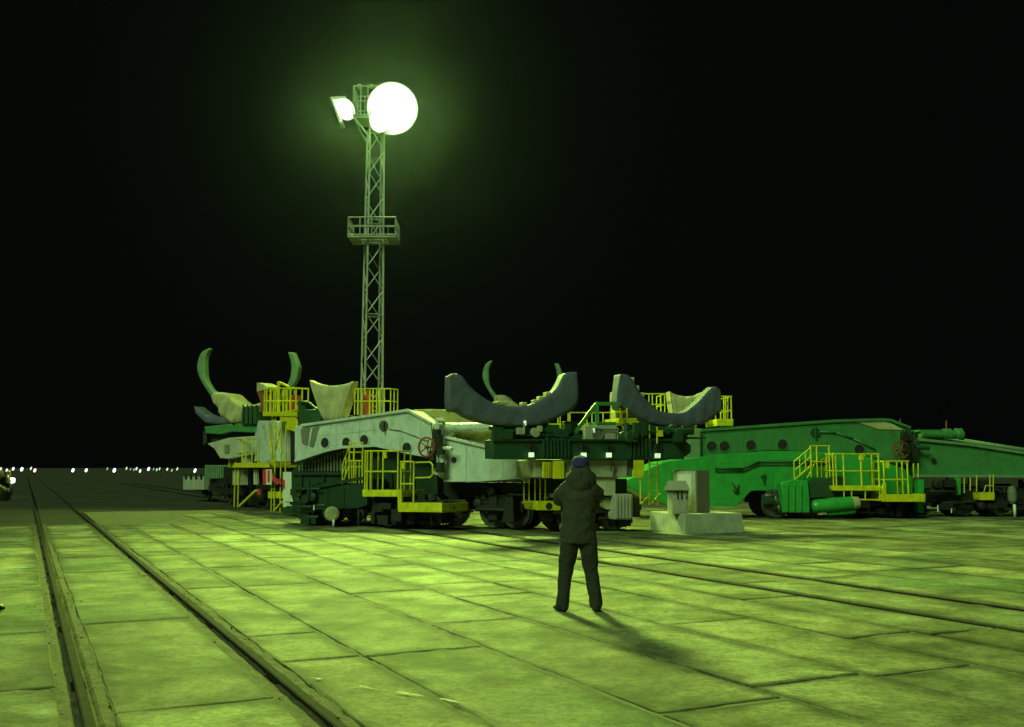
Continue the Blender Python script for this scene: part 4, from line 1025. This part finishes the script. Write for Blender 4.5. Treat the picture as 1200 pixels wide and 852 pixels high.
# rivet rows along the booms and hulls
def rivets(parent, pl, a, b, n, y, m, r=.022):
    bm = new()
    for i in range(n):
        x = a[0]+(b[0]-a[0])*i/(n-1); yy = a[1]+(b[1]-a[1])*i/(n-1); c = pl.pt(x, yy, y)
        lathe(bm, c-pl.n*.014, pl.n, [(0, r*.5), (.006, r), (.02, r)], 8)
    obj_one('rivet', bm, M[m], parent)['kind'] = 'stuff'
rivets(boomA, A, (354, 503), (468, 486), 46, .897, 'pale'); rivets(boomA, A, (384, 522), (440, 517), 24, .897, 'pale')
rivets(boomD, D, (824, 508), (1000, 496.5), 60, 1.197, 'midgreen'); rivets(hullD, D, (790, 583), (862, 583), 30, .747, 'brgreen'); rivets(hullD, D, (840, 543), (960, 536), 40, .747, 'brgreen')

# ------------------------------------------------------------------ people
def tube(bm, pts, rad, n=14):
    """closed tapered tube through pts (Vectors) with per-point (rx, ry) radii"""
    rings = []
    for i, p in enumerate(pts):
        d = (pts[min(i+1, len(pts)-1)]-pts[max(i-1, 0)]).normalized()
        ref = Vector((0, 1, 0)) if abs(d.y) < .8 else Vector((0, 0, 1))
        u = ref.cross(d).normalized(); v = d.cross(u)
        rx, ry = rad[i] if isinstance(rad[i], tuple) else (rad[i], rad[i])
        rings.append([bm.verts.new(p+u*rx*math.cos(k*2*math.pi/n)+v*ry*math.sin(k*2*math.pi/n)) for k in range(n)])
    face(bm, rings[0][::-1]); face(bm, rings[-1])
    for A_, B_ in zip(rings, rings[1:]):
        for k in range(n): face(bm, [A_[k], A_[(k+1) % n], B_[(k+1) % n], B_[k]])
def ball(bm, c, r, sc=(1, 1, 1)):
    bmesh.ops.create_uvsphere(bm, u_segments=18, v_segments=12, radius=1, matrix=Matrix.Translation(c) @ Matrix.Diagonal((r*sc[0], r*sc[1], r*sc[2], 1)))
V = Vector
cl1 = bpy.data.textures.new('cloth_wrinkle', 'CLOUDS'); cl1.noise_scale = .11
def soft(o, vox, dis=0.0, sm=6, tex=cl1):
    r = o.modifiers.new('remesh', 'REMESH'); r.mode = 'VOXEL'; r.voxel_size = vox; r.use_smooth_shade = True
    s = o.modifiers.new('smooth', 'SMOOTH'); s.iterations = sm; s.factor = .5
    if dis:
        d = o.modifiers.new('wrinkle', 'DISPLACE'); d.texture = tex; d.strength = dis; d.mid_level = .5; d.texture_coords = 'LOCAL'
def person_mesh():
    body = new()
    tube(body, [V((0, 0, .86)), V((0, 0, .98)), V((0, .01, 1.15)), V((0, .01, 1.32)), V((0, 0, 1.45)), V((.01, 0, 1.52))], [(.14, .10), (.16, .11), (.14, .10), (.165, .11), (.15, .09), (.06, .06)])
    tube(body, [V((.01, .0, 1.46)), V((.015, .02, 1.58)), V((.02, .03, 1.64))], [.062, .056, .055])
    ball(body, V((.02, .035, 1.705)), .1, (.78, .97, 1.15)); ball(body, V((.02, .10, 1.635)), .045, (1.0, .9, .8))
    ball(body, V((.02, .137, 1.69)), .017, (.8, 1.1, 1.6)); ball(body, V((.02, .117, 1.735)), .03, (1.7, .6, .4)); ball(body, V((.02, .13, 1.645)), .012, (2, .8, .8))
    for s in (-1, 1): ball(body, V((.02+s*.082, .02, 1.69)), .03, (.35, .7, 1.1))
    # legs apart, weight on both feet
    tube(body, [V((-.08, 0, .92)), V((-.135, .0, .70)), V((-.165, .02, .48)), V((-.185, .0, .28)), V((-.205, -.01, .06))], [.085, .08, .058, .055, .038])
    tube(body, [V((.08, 0, .92)), V((.115, .0, .70)), V((.135, .02, .48)), V((.165, .0, .28)), V((.19, -.01, .06))], [.085, .08, .058, .055, .038])
    for a, d in ((V((-.205, -.01, .05)), V((-.35, .94, 0))), (V((.19, -.01, .05)), V((.22, .97, 0)))):
        tube(body, [a-d*.04, a+d*.05, a+d*.13, a+d*.19], [.035, .038, .034, .02])
    for s, el in ((-1, V((-.235, .10, 1.30))), (1, V((.24, .10, 1.36)))):
        sh = V((s*.18, .0, 1.43)); wr = V((s*.085+.02, .31, 1.60))
        tube(body, [V((s*.08, 0, 1.44)), sh, (sh+el)/2, el, (el+wr)/2, wr], [.06, .06, .05, .043, .038, .027])
        # palm and five bent fingers round the camera
        pd = (wr-el).normalized(); pc = wr+V((-s*.005, .035, .025)); ball(body, pc, .04, (.45, .85, 1.05))
        for k in range(4):
            b0 = pc+V((0, .02+.006*k, .03-.02*k)); b1 = b0+V((-s*.012, .03, .004)); b2 = b1+V((-s*.028, .012, 0)); b3 = b2+V((-s*(.022-.003*abs(k-1)), -.006, -.002))
            tube(body, [b0, b1, b2, b3], [.0095, .009, .0085, .007], 8)
        tube(body, [pc+V((0, -.02, -.01)), pc+V((-s*.022, -.018, -.028)), pc+V((-s*.05, -.002, -.032))], [.012, .011, .009], 8)
    parka = new()
    tube(parka, [V((-.018, .0, .80)), V((-.015, 0, .92)), V((-.008, .0, 1.06)), V((0, .0, 1.20)), V((.004, .0, 1.33)), V((.006, .005, 1.43)), V((.012, .0, 1.50)), V((.015, .0, 1.545))], [(.225, .155), (.222, .16), (.208, .155), (.196, .15), (.212, .155), (.215, .135), (.15, .115), (.105, .10)], 22)
    # hood lying in a thick roll round the neck
    for i in range(14):
        t = i/13; a = math.pi*(.02+.96*t)+math.pi
        ball(parka, V((.017+.125*math.cos(a), -.0+.085*math.sin(a), 1.60-.03*abs(math.cos(a)))), .062, (1.0, 1, 1.35))
    ball(parka, V((.012, -.085, 1.53)), .12, (1.3, .62, 1.1))
    tube(parka, [V((.015, 0, 1.48)), V((.017, .0, 1.60)), V((.018, .01, 1.70))], [(.155, .115), (.14, .12), (.108, .11)], 20)
    for s, el in ((-1, V((-.235, .10, 1.30))), (1, V((.24, .10, 1.36)))):
        sh = V((s*.165, .0, 1.435)); wr = V((s*.095+.02, .27, 1.565))
        tube(parka, [V((s*.05, 0, 1.42)), sh, (sh+el)/2+V((s*.012, -.01, 0)), el, (el+wr)/2, wr], [.09, .10, .092, .082, .072, .058])
    # side pocket flaps and a belt cord line
    for s in (-1, 1): ball(parka, V((s*.19-.01, .02, .98)), .07, (.5, 1, 1.1))
    tro = new()
    tube(tro, [V((-.10, 0, .95)), V((-.125, 0, .80)), V((-.14, .0, .66)), V((-.165, .012, .46)), V((-.19, .0, .26)), V((-.21, -.005, .055))], [.115, .112, .105, .085, .078, .080], 18)
    tube(tro, [V((.08, 0, .95)), V((.10, 0, .80)), V((.115, .0, .66)), V((.14, .012, .46)), V((.168, .0, .26)), V((.193, -.005, .055))], [.115, .112, .105, .085, .078, .080], 18)
    ball(tro, V((-.01, 0, .90)), .16, (1.15, .8, .9))
    boots = []
    for a, d, up in ((V((-.205, -.01, 0)), V((-.42, .90, 0)).normalized(), 0), (V((.19, -.01, 0)), V((.24, .97, 0)).normalized(), 0)):
        bt = new(); tube(bt, [a-d*.085+V((0, 0, .045)), a-d*.05+V((0, 0, .05)), a+d*.05+V((0, 0, .05)), a+d*.13+V((0, 0, .042)), a+d*.205+V((0, 0, .03))], [(.03, .03), (.046, .046), (.047, .046), (.05, .038), (.03, .022)], 14)
        tube(bt, [a+V((0, 0, .04)), a+V((0, 0, .15))], [.055, .052]); boots.append(bt)
    cap = new()
    tube(cap, [V((.02, .03, 1.715)), V((.02, .03, 1.74)), V((.02, .03, 1.785)), V((.02, .028, 1.825)), V((.02, .025, 1.842))], [(.103, .122), (.107, .126), (.104, .122), (.082, .10), (.03, .04)], 24)
    tube(cap, [V((.02, .03, 1.708)), V((.02, .03, 1.745))], [(.106, .125), (.107, .126)], 24)
    hair = new(); ball(hair, V((.02, .012, 1.69)), .098, (.84, .92, .75))
    return body, parka, tro, boots, cap, hair
body, parka, tro, boots, cap, hair = person_mesh()
pl_ = Vector((gx(678.5, 12.05), 12.05, 0))
def loc_mesh(name, bm, m, parent=None):
    bmesh.ops.recalc_face_normals(bm, faces=bm.faces[:]); me = bpy.data.meshes.new(name); bm.to_mesh(me); bm.free(); me.materials.append(m)
    o = bpy.data.objects.new(name, me); C.objects.link(o); o.parent = parent; return o
person = loc_mesh('person', body, M['skin']); person['label'] = 'person seen from behind in dark olive hooded parka and blue knit cap, arms raised'; person['category'] = 'person'; pass
soft(person, .008, 0, 3)
o = loc_mesh('parka', parka, M['parka'], person); soft(o, .012, .045, 5)
o = loc_mesh('trousers', tro, M['trousers'], person); soft(o, .012, .03, 4)
for b_ in boots: o = loc_mesh('boot', b_, M['leather'], person); soft(o, .009, 0, 3)
o = loc_mesh('knit_cap', cap, M['cap'], person); soft(o, .008, .006, 3)
o = loc_mesh('hair', hair, M['hair'], person); soft(o, .009, .006, 2)
person.location = pl_
def cam_thing(label, base, rz):
    t = thing('camera', label, 'camera', (0, 0, 0))
    bm = new(); hexa(bm, V((.02, .385, 0)), V((1, 0, 0)), V((0, 1, 0)), .125, .045, 1.585, 1.665); hexa(bm, V((.02, .385, 0)), V((1, 0, 0)), V((0, 1, 0)), .05, .04, 1.665, 1.685, .7, .8); bd = obj('body', bm, M['plastic'], t, .006)
    bm = new(); lathe(bm, V((.02, .405, 1.625)), V((0, 1, 0)), [(0, .034), (.05, .034), (.055, .03), (.085, .03), (.086, .02)], 20); obj('lens', bm, M['plastic'], t)
    t.location = base; t.rotation_euler = (0, 0, rz); return t
cam_thing('small dark camera held up before the face of the person in the cap', pl_, 0)
p2 = person.copy(); C.objects.link(p2)
p2.location = Vector((gx(-20, 12.0), 12.0, 0)); p2.rotation_euler = (0, 0, -.12)
p2['label'] = 'person in dark clothes cut off by the left edge, only elbow and side showing'
for ch in person.children:
    c_ = ch.copy(); C.objects.link(c_); c_.parent = p2

# ------------------------------------------------------------------ air, sky, moon-like yard light, camera
bm = new(); bmesh.ops.create_cube(bm, size=1)
for v in bm.verts: v.co = Vector((v.co.x*520, v.co.y*620+230, v.co.z*26+11.5))
hm = bpy.data.materials.new('thin_night_haze'); hm.use_nodes = True; nt = hm.node_tree; nt.nodes.clear()
out = nt.nodes.new('ShaderNodeOutputMaterial'); pv = nt.nodes.new('ShaderNodeVolumePrincipled')
pv.inputs['Color'].default_value = (.55, .75, 1, 1); pv.inputs['Density'].default_value = 2.6e-5; pv.inputs['Anisotropy'].default_value = .93
nt.links.new(pv.outputs['Volume'], out.inputs['Volume'])
hz_ = obj('haze', bm, hm); hz_['kind'] = 'stuff'

w_ = bpy.data.worlds.new('World'); S.world = w_; w_.use_nodes = True
nt = w_.node_tree; bg = nt.nodes['Background']
bg.inputs['Color'].default_value = (.6, .85, .7, 1); bg.inputs['Strength'].default_value = .0022
sun = bpy.data.lights.new('sun', 'SUN'); sun.energy = 2.3; sun.angle = math.radians(24); sun.color = (.57, 1.0, .38)
so = bpy.data.objects.new('sun', sun); C.objects.link(so)
az_, el_ = math.radians(213), math.radians(39)          # light comes from behind the camera's left shoulder
d = Vector((math.sin(az_)*math.cos(el_), math.cos(az_)*math.cos(el_), math.sin(el_)))
so.location = d*60; so.rotation_euler = (-d).to_track_quat('-Z', 'Y').to_euler()

cam = bpy.data.cameras.new('camera'); co = bpy.data.objects.new('viewpoint', cam); C.objects.link(co)
cam.sensor_width = 36; cam.lens = 35; cam.clip_end = 9000; cam.clip_start = .1
co.location = (0, 0, H); co.rotation_euler = (math.pi/2+PITCH, 0, 0); S.camera = co
S.view_settings.view_transform = 'Standard'; S.view_settings.look = 'None'; S.view_settings.exposure = 0; S.view_settings.gamma = 1
S.cycles.use_denoising = True
S.cycles.max_bounces = 6; S.cycles.volume_bounces = 0
S.cycles.sample_clamp_indirect = 4
